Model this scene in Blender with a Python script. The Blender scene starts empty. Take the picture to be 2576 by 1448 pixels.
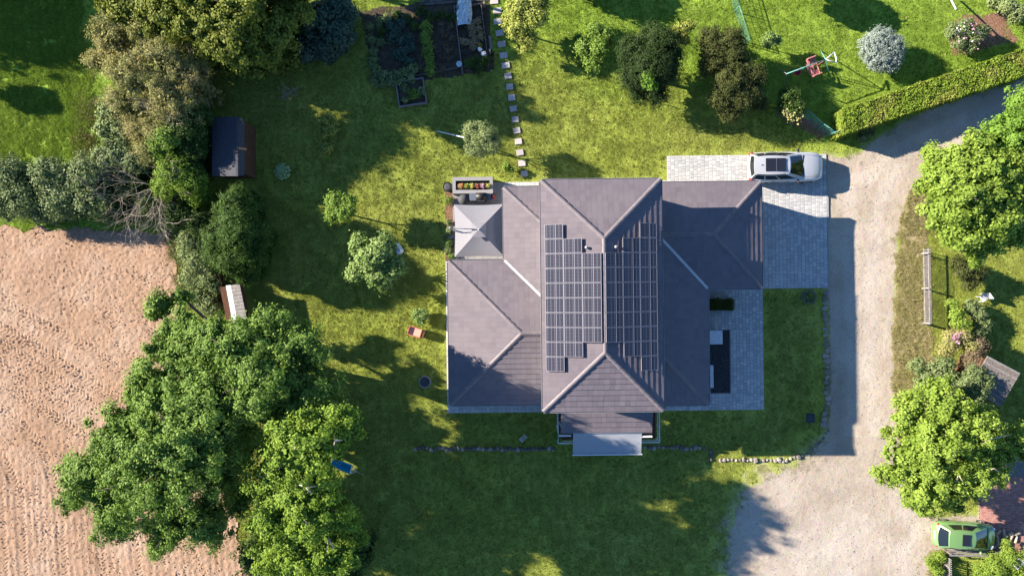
import bpy, math, random
import numpy as np
from math import radians, sin, cos, tan, pi, sqrt
from mathutils import Vector, Matrix

# ------------------------------------------------------------------ camera, sky, sun, exposure
SC = bpy.context.scene
COL = SC.collection
H = 43.0            # height of the drone above the lawn, metres
K = 39.5            # picture units (2576 across) per metre on the ground
SUN_EL, SUN_AZ = 21.8, 164.0   # elevation; compass-free angle of the direction towards the sun from +x
cam = bpy.data.cameras.new('camera')
cam.sensor_width = 36.0
cam.lens = 36.0 * H / (2576.0 / K)
cam.clip_start, cam.clip_end = 0.5, 2000.0
camo = bpy.data.objects.new('camera', cam)
camo.location = (0, 0, H)
COL.objects.link(camo)
SC.camera = camo

world = bpy.data.worlds.new('World')
SC.world = world
world.use_nodes = True
wn = world.node_tree.nodes
wl = world.node_tree.links
wn.clear()
sky = wn.new('ShaderNodeTexSky')
sky.sky_type = 'NISHITA'
sky.sun_disc = False
sky.air_density = 1.0
sky.dust_density = 0.0
sky.ozone_density = 6.0
sky.sun_elevation = radians(SUN_EL)
sd = Vector((cos(radians(SUN_EL)) * cos(radians(SUN_AZ)), cos(radians(SUN_EL)) * sin(radians(SUN_AZ)), sin(radians(SUN_EL))))
sky.sun_rotation = math.atan2(sd.x, sd.y)
bg = wn.new('ShaderNodeBackground')
bg.inputs['Strength'].default_value = 0.072
wo = wn.new('ShaderNodeOutputWorld')
wl.new(sky.outputs[0], bg.inputs[0])
wl.new(bg.outputs[0], wo.inputs[0])

sun = bpy.data.lights.new('sun', 'SUN')
sun.energy = 5.0
sun.angle = radians(0.5)
sun.color = (1.0, 0.90, 0.76)
suno = bpy.data.objects.new('sun', sun)
suno.rotation_euler = (-sd).to_track_quat('-Z', 'Y').to_euler()
suno.location = (-60, 20, 40)
COL.objects.link(suno)
SC.view_settings.view_transform = 'Standard'
SC.view_settings.look = 'None'
SC.view_settings.gamma = 1.0
SC.view_settings.use_curve_mapping = False
SC.view_settings.exposure = 1.90

# ------------------------------------------------------------------ helpers
RNG = np.random.default_rng(7)
random.seed(7)

def W(px, py, z=0.0):
    f = (H - z) / H / K
    return Vector(((px - 1288.0) * f, (724.0 - py) * f, z))

def tag(o, label=None, cat=None, group=None, kind=None):
    if label: o['label'] = label
    if cat: o['category'] = cat
    if group: o['group'] = group
    if kind: o['kind'] = kind
    return o

def empty(name, loc, label, cat, group=None, rz=0.0):
    o = bpy.data.objects.new(name, None)
    o.empty_display_size = 0.2
    o.location = loc
    o.rotation_euler = (0, 0, rz)
    COL.objects.link(o)
    return tag(o, label, cat, group)

def link(name, mesh, parent=None, mat=None):
    o = bpy.data.objects.new(name, mesh)
    if mat is not None and len(mesh.materials) == 0:
        for m in (mat if isinstance(mat, (list, tuple)) else [mat]):
            mesh.materials.append(m)
    COL.objects.link(o)
    if parent is not None:
        o.parent = parent
    return o

class MB:
    def __init__(s):
        s.v, s.f, s.mi, s.sm, s.tint = [], [], [], [], []
        s.M = Matrix.Identity(4)
        s.m = 0
        s.smooth = False
        s.t = 0.5
    def add(s, vs, fs):
        b = len(s.v)
        for p in vs:
            s.v.append(tuple(s.M @ Vector(p)))
            s.tint.append(s.t)
        for f in fs:
            s.f.append(tuple(b + i for i in f))
            s.mi.append(s.m)
            s.sm.append(s.smooth)
    def box(s, c, d, rz=0.0, taper=1.0):
        x, y, z = d[0] / 2, d[1] / 2, d[2] / 2
        cr, sr = cos(rz), sin(rz)
        vs = []
        for k, (sx, sy, sz) in enumerate([(-1,-1,-1),(1,-1,-1),(1,1,-1),(-1,1,-1),(-1,-1,1),(1,-1,1),(1,1,1),(-1,1,1)]):
            t = taper if sz > 0 else 1.0
            px, py = sx * x * t, sy * y * t
            vs.append((c[0] + px * cr - py * sr, c[1] + px * sr + py * cr, c[2] + sz * z))
        s.add(vs, [(3,2,1,0),(4,5,6,7),(0,1,5,4),(1,2,6,5),(2,3,7,6),(3,0,4,7)])
    def prism(s, poly, z0, z1):
        n = len(poly)
        vs = [(p[0], p[1], z0) for p in poly] + [(p[0], p[1], z1) for p in poly]
        s.add(vs, [tuple(range(n - 1, -1, -1)), tuple(range(n, 2 * n))] + [(i, (i + 1) % n, n + (i + 1) % n, n + i) for i in range(n)])
    def beam(s, a, b, w, h):
        a, b = Vector(a), Vector(b)
        d = (b - a)
        L = d.length
        d.normalize()
        up = Vector((0, 0, 1)) if abs(d.z) < 0.95 else Vector((1, 0, 0))
        sx = d.cross(up).normalized()
        uz = sx.cross(d).normalized()
        vs = []
        for p in (a, b):
            for i, j in ((-1,-1),(1,-1),(1,1),(-1,1)):
                vs.append(p + sx * (i * w / 2) + uz * (j * h / 2))
        s.add(vs, [(0,1,2,3),(7,6,5,4),(0,4,5,1),(1,5,6,2),(2,6,7,3),(3,7,4,0)])
    def tube(s, pts, rad, n=8, cap=True):
        pts = [Vector(p) for p in pts]
        if not isinstance(rad, (list, tuple)):
            rad = [rad] * len(pts)
        vs = []
        for i, p in enumerate(pts):
            d = (pts[min(i + 1, len(pts) - 1)] - pts[max(i - 1, 0)])
            if d.length < 1e-6: d = Vector((0, 0, 1))
            d.normalize()
            up = Vector((0, 0, 1)) if abs(d.z) < 0.9 else Vector((1, 0, 0))
            a = d.cross(up).normalized()
            b = a.cross(d).normalized()
            for k in range(n):
                t = 2 * pi * k / n
                vs.append(p + a * (cos(t) * rad[i]) + b * (sin(t) * rad[i]))
        fs = []
        for i in range(len(pts) - 1):
            for k in range(n):
                fs.append((i * n + k, i * n + (k + 1) % n, (i + 1) * n + (k + 1) % n, (i + 1) * n + k))
        if cap:
            fs.append(tuple(range(n - 1, -1, -1)))
            fs.append(tuple((len(pts) - 1) * n + k for k in range(n)))
        s.add(vs, fs)
    def lathe(s, prof, c, n=20):
        vs, fs = [], []
        for r, z in prof:
            for k in range(n):
                t = 2 * pi * k / n
                vs.append((c[0] + r * cos(t), c[1] + r * sin(t), c[2] + z))
        for i in range(len(prof) - 1):
            for k in range(n):
                fs.append((i * n + k, i * n + (k + 1) % n, (i + 1) * n + (k + 1) % n, (i + 1) * n + k))
        fs.append(tuple(range(n - 1, -1, -1)))
        fs.append(tuple((len(prof) - 1) * n + k for k in range(n)))
        s.add(vs, fs)
    def mesh(s, name, mat=None):
        me = bpy.data.meshes.new(name)
        me.from_pydata(s.v, [], s.f)
        if mat is not None:
            for m in (mat if isinstance(mat, (list, tuple)) else [mat]):
                me.materials.append(m)
        me.polygons.foreach_set('material_index', s.mi)
        me.polygons.foreach_set('use_smooth', s.sm)
        a = me.attributes.new('tint', 'FLOAT', 'POINT')
        a.data.foreach_set('value', s.tint)
        me.update()
        return me
    def build(s, name, mat, parent=None):
        return link(name, s.mesh(name, mat), parent)

def np_mesh(name, V, nper, mat, tint=None, smooth=False, F=None):
    """mesh from numpy; faces of nper consecutive vertices, or index array F (n, nper)"""
    me = bpy.data.meshes.new(name)
    V = np.ascontiguousarray(V, dtype=np.float32).reshape(-1, 3)
    if F is None:
        F = np.arange(len(V), dtype=np.int32).reshape(-1, nper)
    me.vertices.add(len(V))
    me.vertices.foreach_set('co', V.ravel())
    me.loops.add(F.size)
    me.loops.foreach_set('vertex_index', F.astype(np.int32).ravel())
    me.polygons.add(len(F))
    me.polygons.foreach_set('loop_start', np.arange(0, F.size, nper, dtype=np.int32))
    me.polygons.foreach_set('use_smooth', np.full(len(F), smooth))
    for m in (mat if isinstance(mat, (list, tuple)) else [mat]):
        me.materials.append(m)
    if tint is not None:
        a = me.attributes.new('tint', 'FLOAT', 'POINT')
        a.data.foreach_set('value', np.ascontiguousarray(tint, dtype=np.float32))
    me.update(calc_edges=True)
    return me

_lat = np.random.default_rng(99).random((64, 64))
def vnoise(x, y, sc):
    x = np.asarray(x) / sc + 1000.3
    y = np.asarray(y) / sc + 1000.7
    xi, yi = np.floor(x).astype(int), np.floor(y).astype(int)
    fx, fy = x - xi, y - yi
    fx, fy = fx * fx * (3 - 2 * fx), fy * fy * (3 - 2 * fy)
    a = _lat[xi % 64, yi % 64]; b = _lat[(xi + 1) % 64, yi % 64]
    c = _lat[xi % 64, (yi + 1) % 64]; d = _lat[(xi + 1) % 64, (yi + 1) % 64]
    return (a * (1 - fx) + b * fx) * (1 - fy) + (c * (1 - fx) + d * fx) * fy
def fbm(x, y, sc, o=3):
    r, a, t = 0, 1.0, 0
    for i in range(o):
        r = r + a * vnoise(x + 31.7 * i, y - 17.3 * i, sc / 2 ** i)
        t += a
        a *= 0.55
    return r / t

def sdist(x, y, poly):
    """signed distance to polygon (positive inside)"""
    x, y = np.asarray(x, float), np.asarray(y, float)
    d = np.full(x.shape, 1e9)
    ins = np.zeros(x.shape, bool)
    n = len(poly)
    for i in range(n):
        ax, ay = poly[i][0], poly[i][1]
        bx, by = poly[(i + 1) % n][0], poly[(i + 1) % n][1]
        ex, ey = bx - ax, by - ay
        t = np.clip(((x - ax) * ex + (y - ay) * ey) / (ex * ex + ey * ey + 1e-12), 0, 1)
        d = np.minimum(d, np.hypot(x - ax - t * ex, y - ay - t * ey))
        if abs(ey) > 1e-9:
            c = ((ay > y) != (by > y)) & (x < ex * (y - ay) / ey + ax)
            ins ^= c
    return np.where(ins, d, -d)

# ------------------------------------------------------------------ materials
def newmat(name):
    m = bpy.data.materials.new(name)
    m.use_nodes = True
    nt = m.node_tree
    nt.nodes.clear()
    out = nt.nodes.new('ShaderNodeOutputMaterial')
    return m, nt, out

class G:
    """tiny node-graph helper"""
    def __init__(s, name):
        s.mat, s.nt, s.out = newmat(name)
    def n(s, t, **kw):
        nd = s.nt.nodes.new(t)
        for k, v in kw.items():
            setattr(nd, k, v)
        return nd
    def l(s, a, b):
        s.nt.links.new(a, b)
    def val(s, sock, v):
        if isinstance(v, bpy.types.NodeSocket): s.l(v, sock)
        else: sock.default_value = v
    def pos(s):
        return s.n('ShaderNodeNewGeometry').outputs['Position']
    def noise(s, scale, detail=3, rough=0.6, vec=None):
        nd = s.n('ShaderNodeTexNoise')
        nd.inputs['Scale'].default_value = scale
        nd.inputs['Detail'].default_value = detail
        nd.inputs['Roughness'].default_value = rough
        s.l(vec if vec is not None else s.pos(), nd.inputs['Vector'])
        return nd.outputs['Fac']
    def math(s, op, a, b=0.0):
        nd = s.n('ShaderNodeMath', operation=op)
        s.val(nd.inputs[0], a); s.val(nd.inputs[1], b)
        return nd.outputs[0]
    def ramp(s, fac, stops):
        nd = s.n('ShaderNodeValToRGB')
        e = nd.color_ramp.elements
        while len(e) < len(stops): e.new(0.5)
        for k, (p, c) in enumerate(stops):
            e[k].position = p
            e[k].color = (c[0], c[1], c[2], 1.0)
        s.l(fac, nd.inputs[0])
        return nd.outputs[0]
    def mix(s, fac, a, b, mode='MIX'):
        nd = s.n('ShaderNodeMix', data_type='RGBA', blend_type=mode)
        s.val(nd.inputs[0], fac)
        for sock, v in ((nd.inputs[6], a), (nd.inputs[7], b)):
            if isinstance(v, tuple): v = (v[0], v[1], v[2], 1.0)
            s.val(sock, v)
        return nd.outputs[2]
    def attr(s, name='tint'):
        return s.n('ShaderNodeAttribute', attribute_name=name).outputs['Fac']
    def rnd(s):
        return s.n('ShaderNodeObjectInfo').outputs['Random']
    def alb(s, color, k=0.70):
        if isinstance(color, tuple): return (color[0] * k, color[1] * k, color[2] * k)
        return s.mix(1.0, color, (k, k, k), 'MULTIPLY')
    def bsdf(s, color, rough=0.7, metal=0.0, spec=0.3, bump=None, bstr=0.4, bdist=0.02, coat=0.0):
        p = s.n('ShaderNodeBsdfPrincipled')
        color = s.alb(color)
        if isinstance(color, tuple): color = (color[0], color[1], color[2], 1.0)
        s.val(p.inputs['Base Color'], color)
        s.val(p.inputs['Roughness'], rough)
        p.inputs['Metallic'].default_value = metal
        p.inputs['Specular IOR Level'].default_value = spec
        p.inputs['Coat Weight'].default_value = coat
        p.inputs['Coat Roughness'].default_value = 0.05
        if bump is not None:
            b = s.n('ShaderNodeBump')
            b.inputs['Strength'].default_value = bstr
            b.inputs['Distance'].default_value = bdist
            s.l(bump, b.inputs['Height'])
            s.l(b.outputs[0], p.inputs['Normal'])
        s.l(p.outputs[0], s.out.inputs[0])
        return p

def plain(name, c, rough=0.6, metal=0.0, spec=0.4, var=0.12, scale=6.0, coat=0.0):
    g = G(name)
    f = g.noise(scale, 3)
    lo = tuple(x * (1 - var) for x in c); hi = tuple(min(1, x * (1 + var)) for x in c)
    g.bsdf(g.ramp(f, [(0.3, lo), (0.7, hi)]), rough, metal, spec, coat=coat)
    return g.mat

def leafmat(name, dark, mid, light, trans=0.28, warm=None, warmth=0.0):
    g = G(name)
    t = g.attr()
    stops = [(0.0, dark), (0.5, mid), (1.0, light)]
    c = g.ramp(t, stops)
    big = g.noise(0.55, 3)
    c = g.mix(g.math('MULTIPLY', big, 0.45), c, light, 'MIX') if warm is None else g.mix(g.ramp(big, [(0.5 - warmth * 0.25, (0, 0, 0)), (0.75, (0.85, 0.85, 0.85))]), c, warm)
    c = g.alb(c, 0.72)
    p = g.n('ShaderNodeBsdfPrincipled')
    g.l(c, p.inputs['Base Color'])
    p.inputs['Roughness'].default_value = 0.6
    p.inputs['Specular IOR Level'].default_value = 0.10
    tr = g.n('ShaderNodeBsdfTranslucent')
    g.l(g.mix(1.0, c, (1.0, 1.0, 0.55), 'MULTIPLY'), tr.inputs[0])
    mx = g.n('ShaderNodeMixShader')
    mx.inputs[0].default_value = trans
    g.l(p.outputs[0], mx.inputs[1]); g.l(tr.outputs[0], mx.inputs[2])
    g.l(mx.outputs[0], g.out.inputs[0])
    return g.mat

M = {}
def grass_colour(g, a, b, c):
    big = g.noise(0.16, 4, 0.6)
    sm = g.noise(5.0, 5, 0.7)
    fine = g.noise(9.0, 4, 0.7)
    col = g.ramp(g.math('ADD', g.math('MULTIPLY', big, 0.5), g.math('MULTIPLY', sm, 0.5)), [(0.36, a), (0.5, b), (0.64, c)])
    sp = g.n('ShaderNodeSeparateXYZ'); g.l(g.pos(), sp.inputs[0])
    st = g.math('SINE', g.math('MULTIPLY', g.math('ADD', sp.outputs[0], g.math('ADD', g.math('MULTIPLY', sp.outputs[1], 0.06), g.math('MULTIPLY', g.noise(0.5, 2), 0.5))), 11.5))
    col = g.mix(g.math('MULTIPLY', g.math('ADD', st, 1.0), 0.07), col, tuple(x * 0.4 for x in a))
    return g.mix(g.ramp(fine, [(0.42, (0, 0, 0)), (0.66, (0.75, 0.75, 0.75))]), col, tuple(x * 0.45 for x in b))

LAWN = ((0.250, 0.300, 0.044), (0.290, 0.335, 0.060), (0.340, 0.365, 0.084))
LUSH = ((0.200, 0.310, 0.034), (0.250, 0.365, 0.046), (0.305, 0.400, 0.066))
DRY = ((0.34, 0.33, 0.10), (0.54, 0.44, 0.21), (0.68, 0.57, 0.33))
def grass_blend(g):
    """lawn greener towards the meadow and the neighbour's garden, by world position"""
    sp = g.n('ShaderNodeSeparateXYZ')
    g.l(g.pos(), sp.inputs[0])
    x, y = sp.outputs[0], sp.outputs[1]
    # lusher where the field side meadow and the north lawn are
    n = g.math('MULTIPLY', g.noise(0.25, 3), 6.0)
    north = g.math('ADD', g.math('ADD', y, g.math('MULTIPLY', x, 0.30)), n)
    f1 = g.n('ShaderNodeMapRange'); f1.inputs[1].default_value = 16.0; f1.inputs[2].default_value = 20.5
    g.l(north, f1.inputs[0])
    west = g.n('ShaderNodeMapRange'); west.inputs[1].default_value = -19.0; west.inputs[2].default_value = -22.0
    g.l(g.math('ADD', x, g.math('MULTIPLY', n, 0.3)), west.inputs[0])
    return g.math('MINIMUM', g.math('ADD', f1.outputs[0], west.outputs[0]), 1.0)
g = G('lawn_ground')
f = grass_blend(g)
c = g.mix(f, grass_colour(g, *LAWN), grass_colour(g, *LUSH))
e = g.math('ADD', g.attr(), g.math('MULTIPLY', g.noise(3.0, 5, 0.7), 1.35))
c = g.mix(g.ramp(e, [(0.12, (1, 1, 1)), (0.95, (0, 0, 0))]), g.mix(0.10, c, (0.05, 0.07, 0.012)), (0.42, 0.36, 0.28))
g.bsdf(g.alb(c, 1.6), 0.9, spec=0.1, bump=g.noise(9, 4, 0.75), bstr=0.9, bdist=0.08)
M['lawn'] = g.mat
g = G('far_meadow')
g.bsdf(g.alb(grass_colour(g, *LUSH), 1.0), 0.9, spec=0.1, bump=g.noise(6, 4, 0.75), bstr=0.9, bdist=0.1)
M['far'] = g.mat
g = G('grass_blades')
f = grass_blend(g)
c = g.mix(f, grass_colour(g, *LAWN), grass_colour(g, *LUSH))
c = g.mix(g.math('MULTIPLY', g.attr(), g.math('SUBTRACT', 0.55, g.math('MULTIPLY', f, 0.45))), c, (0.30, 0.27, 0.10))
c = g.alb(c, 1.12)
p = g.n('ShaderNodeBsdfPrincipled'); g.l(c, p.inputs['Base Color']); p.inputs['Roughness'].default_value = 0.6; p.inputs['Specular IOR Level'].default_value = 0.2
tr = g.n('ShaderNodeBsdfTranslucent'); g.l(c, tr.inputs[0])
mx = g.n('ShaderNodeMixShader'); mx.inputs[0].default_value = 0.4
g.l(p.outputs[0], mx.inputs[1]); g.l(tr.outputs[0], mx.inputs[2]); g.l(mx.outputs[0], g.out.inputs[0])
M['blades'] = g.mat
g = G('dry_grass_blades')
c = g.mix(g.attr(), grass_colour(g, *DRY), (0.22, 0.26, 0.05))
p = g.bsdf(c, 0.75, spec=0.1)
M['dryblades'] = g.mat
g = G('verge_ground')
c = g.ramp(g.noise(2.2, 5, 0.7), [(0.3, (0.22, 0.20, 0.07)), (0.5, (0.38, 0.30, 0.16)), (0.72, (0.54, 0.45, 0.31))])
g.bsdf(c, 0.95, spec=0.05, bump=g.noise(12, 4), bstr=0.7, bdist=0.05)
M['verge'] = g.mat
g = G('gravel')
c = g.ramp(g.noise(0.5, 4, 0.6), [(0.3, (0.46, 0.375, 0.295)), (0.55, (0.56, 0.47, 0.38)), (0.75, (0.62, 0.54, 0.45))])
lane = g.math('ADD', g.attr(), g.math('MULTIPLY', g.noise(0.7, 3), 0.9))
c = g.mix(g.ramp(g.math('MULTIPLY', lane, 0.16), [(0.30, (0, 0, 0)), (0.40, (0.38, 0.38, 0.38)), (0.52, (0.38, 0.38, 0.38)), (0.62, (0, 0, 0))]), c, (0.72, 0.64, 0.56))
c = g.mix(g.ramp(g.noise(0.28, 5, 0.7), [(0.50, (0, 0, 0)), (0.66, (0.35, 0.35, 0.35))]), c, (0.36, 0.30, 0.235))
v = g.n('ShaderNodeTexVoronoi'); v.inputs['Scale'].default_value = 16.0; g.l(g.pos(), v.inputs['Vector'])
c = g.mix(0.22, c, v.outputs['Color'], 'SOFT_LIGHT')
spk = g.noise(11, 4, 0.75)
c = g.mix(g.ramp(spk, [(0.30, (0.75, 0.75, 0.75)), (0.42, (0, 0, 0))]), c, (0.20, 0.18, 0.15))
c = g.mix(g.ramp(spk, [(0.66, (0, 0, 0)), (0.74, (0.6, 0.6, 0.6))]), c, (0.74, 0.70, 0.65))
e = g.math('ADD', g.attr(), g.math('MULTIPLY', g.noise(3.4, 5, 0.75), 1.45))
c = g.mix(g.ramp(e, [(0.62, (1, 1, 1)), (0.92, (0, 0, 0))]), c, g.mix(g.noise(6, 3), (0.20, 0.24, 0.05), (0.36, 0.31, 0.15)))
g.bsdf(c, 0.95, spec=0.1, bump=g.math('ADD', g.noise(22, 4, 0.7), g.math('MULTIPLY', g.noise(2.0, 3), 1.4)), bstr=0.55, bdist=0.05)
M['gravel'] = g.mat
g = G('ploughed_soil')
c = g.ramp(g.noise(0.35, 4, 0.65), [(0.3, (0.50, 0.315, 0.200)), (0.5, (0.62, 0.410, 0.280)), (0.72, (0.72, 0.52, 0.385))])
c = g.mix(g.math('MULTIPLY', g.noise(9, 5, 0.75), 0.65), c, (0.25, 0.15, 0.09))
g.bsdf(c, 0.95, spec=0.05, bump=g.noise(20, 5, 0.7), bstr=0.8, bdist=0.05)
M['soil'] = g.mat
g = G('garden_soil')
c = g.ramp(g.noise(3.0, 5, 0.7), [(0.3, (0.05, 0.04, 0.03)), (0.55, (0.11, 0.085, 0.06)), (0.75, (0.19, 0.15, 0.11))])
g.bsdf(c, 0.95, spec=0.05, bump=g.noise(14, 4), bstr=0.9, bdist=0.06)
M['bedsoil'] = g.mat
g = G('mulch')
c = g.ramp(g.noise(9.0, 4, 0.7), [(0.3, (0.12, 0.06, 0.035)), (0.5, (0.30, 0.17, 0.11)), (0.72, (0.46, 0.30, 0.22))])
g.bsdf(c, 0.95, spec=0.05, bump=g.noise(18, 4), bstr=0.9, bdist=0.05)
M['mulch'] = g.mat
def stonemat(name, cols, sc=3.0, rough=0.85):
    g = G(name)
    t = g.math('ADD', g.math('MULTIPLY', g.attr(), 0.5), g.math('MULTIPLY', g.rnd(), 0.5))
    c = g.ramp(t, [(0.2, cols[0]), (0.5, cols[1]), (0.8, cols[2])])
    c = g.mix(g.math('MULTIPLY', g.noise(sc, 5, 0.7), 0.5), c, tuple(x * 0.72 for x in cols[1]))
    g.bsdf(c, rough, spec=0.2, bump=g.noise(40, 3), bstr=0.3, bdist=0.01)
    return g.mat
M['paver'] = stonemat('paver_stone', ((0.44, 0.45, 0.46), (0.59, 0.58, 0.575), (0.70, 0.685, 0.67)))
M['slab'] = stonemat('terrace_slab', ((0.30, 0.295, 0.30), (0.38, 0.37, 0.37), (0.46, 0.44, 0.44)))
M['sand'] = plain('paver_joint_sand', (0.22, 0.21, 0.195), 0.95, spec=0.1)
M['redbrick'] = stonemat('red_clinker', ((0.42, 0.19, 0.15), (0.56, 0.28, 0.23), (0.68, 0.38, 0.32)))
M['stone'] = stonemat('field_stone', ((0.20, 0.175, 0.155), (0.33, 0.29, 0.255), (0.48, 0.43, 0.38)), 5.0, 0.9)
M['stepstone'] = stonemat('step_slab', ((0.50, 0.45, 0.44), (0.60, 0.54, 0.53), (0.68, 0.62, 0.60)))
M['wallstone'] = stonemat('dry_wall_stone', ((0.10, 0.09, 0.08), (0.16, 0.145, 0.13), (0.24, 0.215, 0.19)), 6.0)
# roof
g = G('roof_tile_clay')
t = g.math('ADD', g.math('MULTIPLY', g.attr(), 0.6), g.math('MULTIPLY', g.rnd(), 0.4))
c = g.ramp(t, [(0.0, (0.148, 0.126, 0.143)), (0.5, (0.176, 0.150, 0.169)), (0.95, (0.202, 0.173, 0.192)), (1.0, (0.225, 0.195, 0.210))])
c = g.mix(g.ramp(g.noise(0.9, 5, 0.7), [(0.42, (0, 0, 0)), (0.7, (0.55, 0.55, 0.55))]), c, (0.235, 0.195, 0.205))
g.bsdf(c, 0.55, spec=0.35, bump=g.noise(60, 2), bstr=0.15, bdist=0.01)
M['tile'] = g.mat
M['ridge'] = plain('ridge_tile_clay', (0.19, 0.163, 0.178), 0.55, spec=0.35, var=0.18, scale=2.5)
M['deckboard'] = plain('roof_underlay', (0.10, 0.095, 0.10), 0.8)
M['gutter'] = plain('zinc_gutter', (0.50, 0.49, 0.49), 0.45, 0.3, 0.5, 0.15, 4)
M['render'] = plain('wall_render', (0.74, 0.72, 0.68), 0.9, spec=0.15, var=0.05, scale=2)
M['whitepaint'] = plain('white_paint', (0.78, 0.78, 0.78), 0.5, spec=0.4, var=0.05)
M['flash'] = plain('valley_flashing', (0.62, 0.61, 0.60), 0.4, 0.4, 0.5, 0.1)
M['alu'] = plain('panel_frame_aluminium', (0.43, 0.41, 0.45), 0.4, 0.5, 0.5, 0.05)
g = G('solar_cells')
uv = g.n('ShaderNodeTexCoord').outputs['Object']
sp = g.n('ShaderNodeSeparateXYZ'); g.l(uv, sp.inputs[0])
def gridline(ax, pitch, w):
    fr = g.math('FRACT', g.math('DIVIDE', g.math('ADD', sp.outputs[ax], 50.0), pitch))
    return g.math('LESS_THAN', g.math('MINIMUM', fr, g.math('SUBTRACT', 1.0, fr)), w)
ln = g.math('MAXIMUM', gridline(0, 0.2, 0.045), g.math('MULTIPLY', gridline(1, 0.0765, 0.07), 0.55))
c = g.mix(g.math('MULTIPLY', ln, 0.42), g.mix(g.rnd(), (0.022, 0.021, 0.034), (0.032, 0.030, 0.045)), (0.46, 0.45, 0.50))
g.bsdf(c, 0.30, spec=0.5, coat=0.35)
M['cells'] = g.mat
# vehicles and odds
M['silver'] = plain('car_paint_silver', (0.62, 0.63, 0.66), 0.28, 0.25, 0.5, 0.02, coat=0.6)
M['greencar'] = plain('car_paint_green', (0.22, 0.40, 0.14), 0.28, 0.2, 0.5, 0.03, coat=0.6)
g = G('car_glass'); g.bsdf((0.012, 0.016, 0.018), 0.06, spec=0.7); M['glass'] = g.mat
g = G('sunroof_glass'); g.bsdf((0.020, 0.022, 0.034), 0.15, spec=0.5); M['sunroof'] = g.mat
M['tyre'] = plain('tyre_rubber', (0.02, 0.02, 0.02), 0.9)
M['rim'] = plain('alloy_rim', (0.5, 0.5, 0.52), 0.35, 0.8)
M['black'] = plain('black_plastic', (0.018, 0.018, 0.02), 0.5)
M['redlamp'] = plain('tail_lamp_red', (0.55, 0.03, 0.04), 0.25, spec=0.6)
M['lamp'] = plain('lamp_clear', (0.72, 0.76, 0.80), 0.15, spec=0.7)
M['plate'] = plain('number_plate', (0.75, 0.75, 0.72), 0.5)
M['wood'] = plain('weathered_wood', (0.22, 0.19, 0.165), 0.85, spec=0.1, var=0.3, scale=9)
M['brownwood'] = plain('brown_boards', (0.14, 0.07, 0.045), 0.85, spec=0.1, var=0.3, scale=8)
M['greywood'] = plain('silvered_boards', (0.27, 0.25, 0.245), 0.85, spec=0.1, var=0.3, scale=8)
M['orangewood'] = plain('fresh_pine', (0.50, 0.24, 0.10), 0.7, var=0.15)
M['felt'] = plain('bitumen_felt', (0.085, 0.085, 0.10), 0.85, spec=0.15, var=0.15, scale=5)
M['awning'] = plain('awning_cloth', (0.42, 0.43, 0.46), 0.85, spec=0.1, var=0.04)
M['parasol'] = plain('parasol_cloth', (0.30, 0.29, 0.315), 0.9, spec=0.1, var=0.04)
M['greymetal'] = plain('grey_powdercoat', (0.16, 0.18, 0.21), 0.45, 0.3)
M['pink'] = plain('salmon_plastic', (0.62, 0.24, 0.22), 0.45, var=0.08)
M['red'] = plain('red_plastic', (0.50, 0.03, 0.06), 0.4)
M['redtray'] = plain('coral_tray', (0.78, 0.22, 0.15), 0.45, var=0.1)
M['trayin'] = plain('tray_inside', (0.80, 0.46, 0.36), 0.5, var=0.08)
M['teal'] = plain('teal_tube', (0.16, 0.42, 0.38), 0.45)
M['bluecloth'] = plain('hammock_cloth', (0.02, 0.36, 0.60), 0.8, spec=0.1, var=0.15, scale=10)
M['film'] = plain('clear_film', (0.62, 0.70, 0.76), 0.25, spec=0.6, var=0.2, scale=12)
M['whiteplastic'] = plain('white_plastic', (0.72, 0.74, 0.78), 0.4)
M['cover'] = plain('charcoal_cover', (0.09, 0.09, 0.095), 0.8, spec=0.15)
M['darkgravel'] = stonemat('slate_chips', ((0.012, 0.014, 0.018), (0.035, 0.038, 0.045), (0.11, 0.11, 0.12)), 12)
M['bark'] = plain('bark', (0.17, 0.135, 0.105), 0.9, spec=0.1, var=0.35, scale=7)
M['palebark'] = plain('pale_dead_wood', (0.56, 0.47, 0.37), 0.9, spec=0.1, var=0.25, scale=7)
M['concrete'] = plain('concrete', (0.40, 0.385, 0.37), 0.9, spec=0.15, var=0.12, scale=5)
M['asphaltlid'] = plain('dark_lid', (0.045, 0.055, 0.07), 0.7)
M['netwire'] = plain('green_wire', (0.10, 0.30, 0.24), 0.6)
# foliage palettes
M['oak'] = leafmat('oak_leaves', (0.07, 0.145, 0.024), (0.155, 0.265, 0.046), (0.3, 0.43, 0.1))
M['oak2'] = leafmat('oak_leaves_yellowing', (0.09, 0.175, 0.022), (0.185, 0.305, 0.036), (0.35, 0.48, 0.075))
M['darkleaf'] = leafmat('dark_leaves', (0.03, 0.062, 0.014), (0.052, 0.1, 0.022), (0.105, 0.165, 0.036), 0.2)
M['linden'] = leafmat('linden_leaves', (0.075, 0.115, 0.014), (0.155, 0.2, 0.026), (0.3, 0.325, 0.06))
M['olive'] = leafmat('olive_leaves', (0.19, 0.205, 0.06), (0.32, 0.325, 0.105), (0.47, 0.44, 0.17), 0.2, (0.44, 0.36, 0.15), 0.35)
M['pale'] = leafmat('pale_leaves', (0.13, 0.185, 0.055), (0.225, 0.29, 0.095), (0.36, 0.42, 0.2), 0.2)
M['greyleaf'] = leafmat('grey_green_leaves', (0.085, 0.13, 0.04), (0.155, 0.215, 0.075), (0.3, 0.36, 0.16), 0.2)
M['bright'] = leafmat('bright_leaves', (0.105, 0.195, 0.027), (0.188, 0.307, 0.045), (0.330, 0.465, 0.098), 0.3)
M['maple'] = leafmat('maple_leaves', (0.123, 0.217, 0.043), (0.225, 0.341, 0.087), (0.392, 0.507, 0.189), 0.3)
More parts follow.
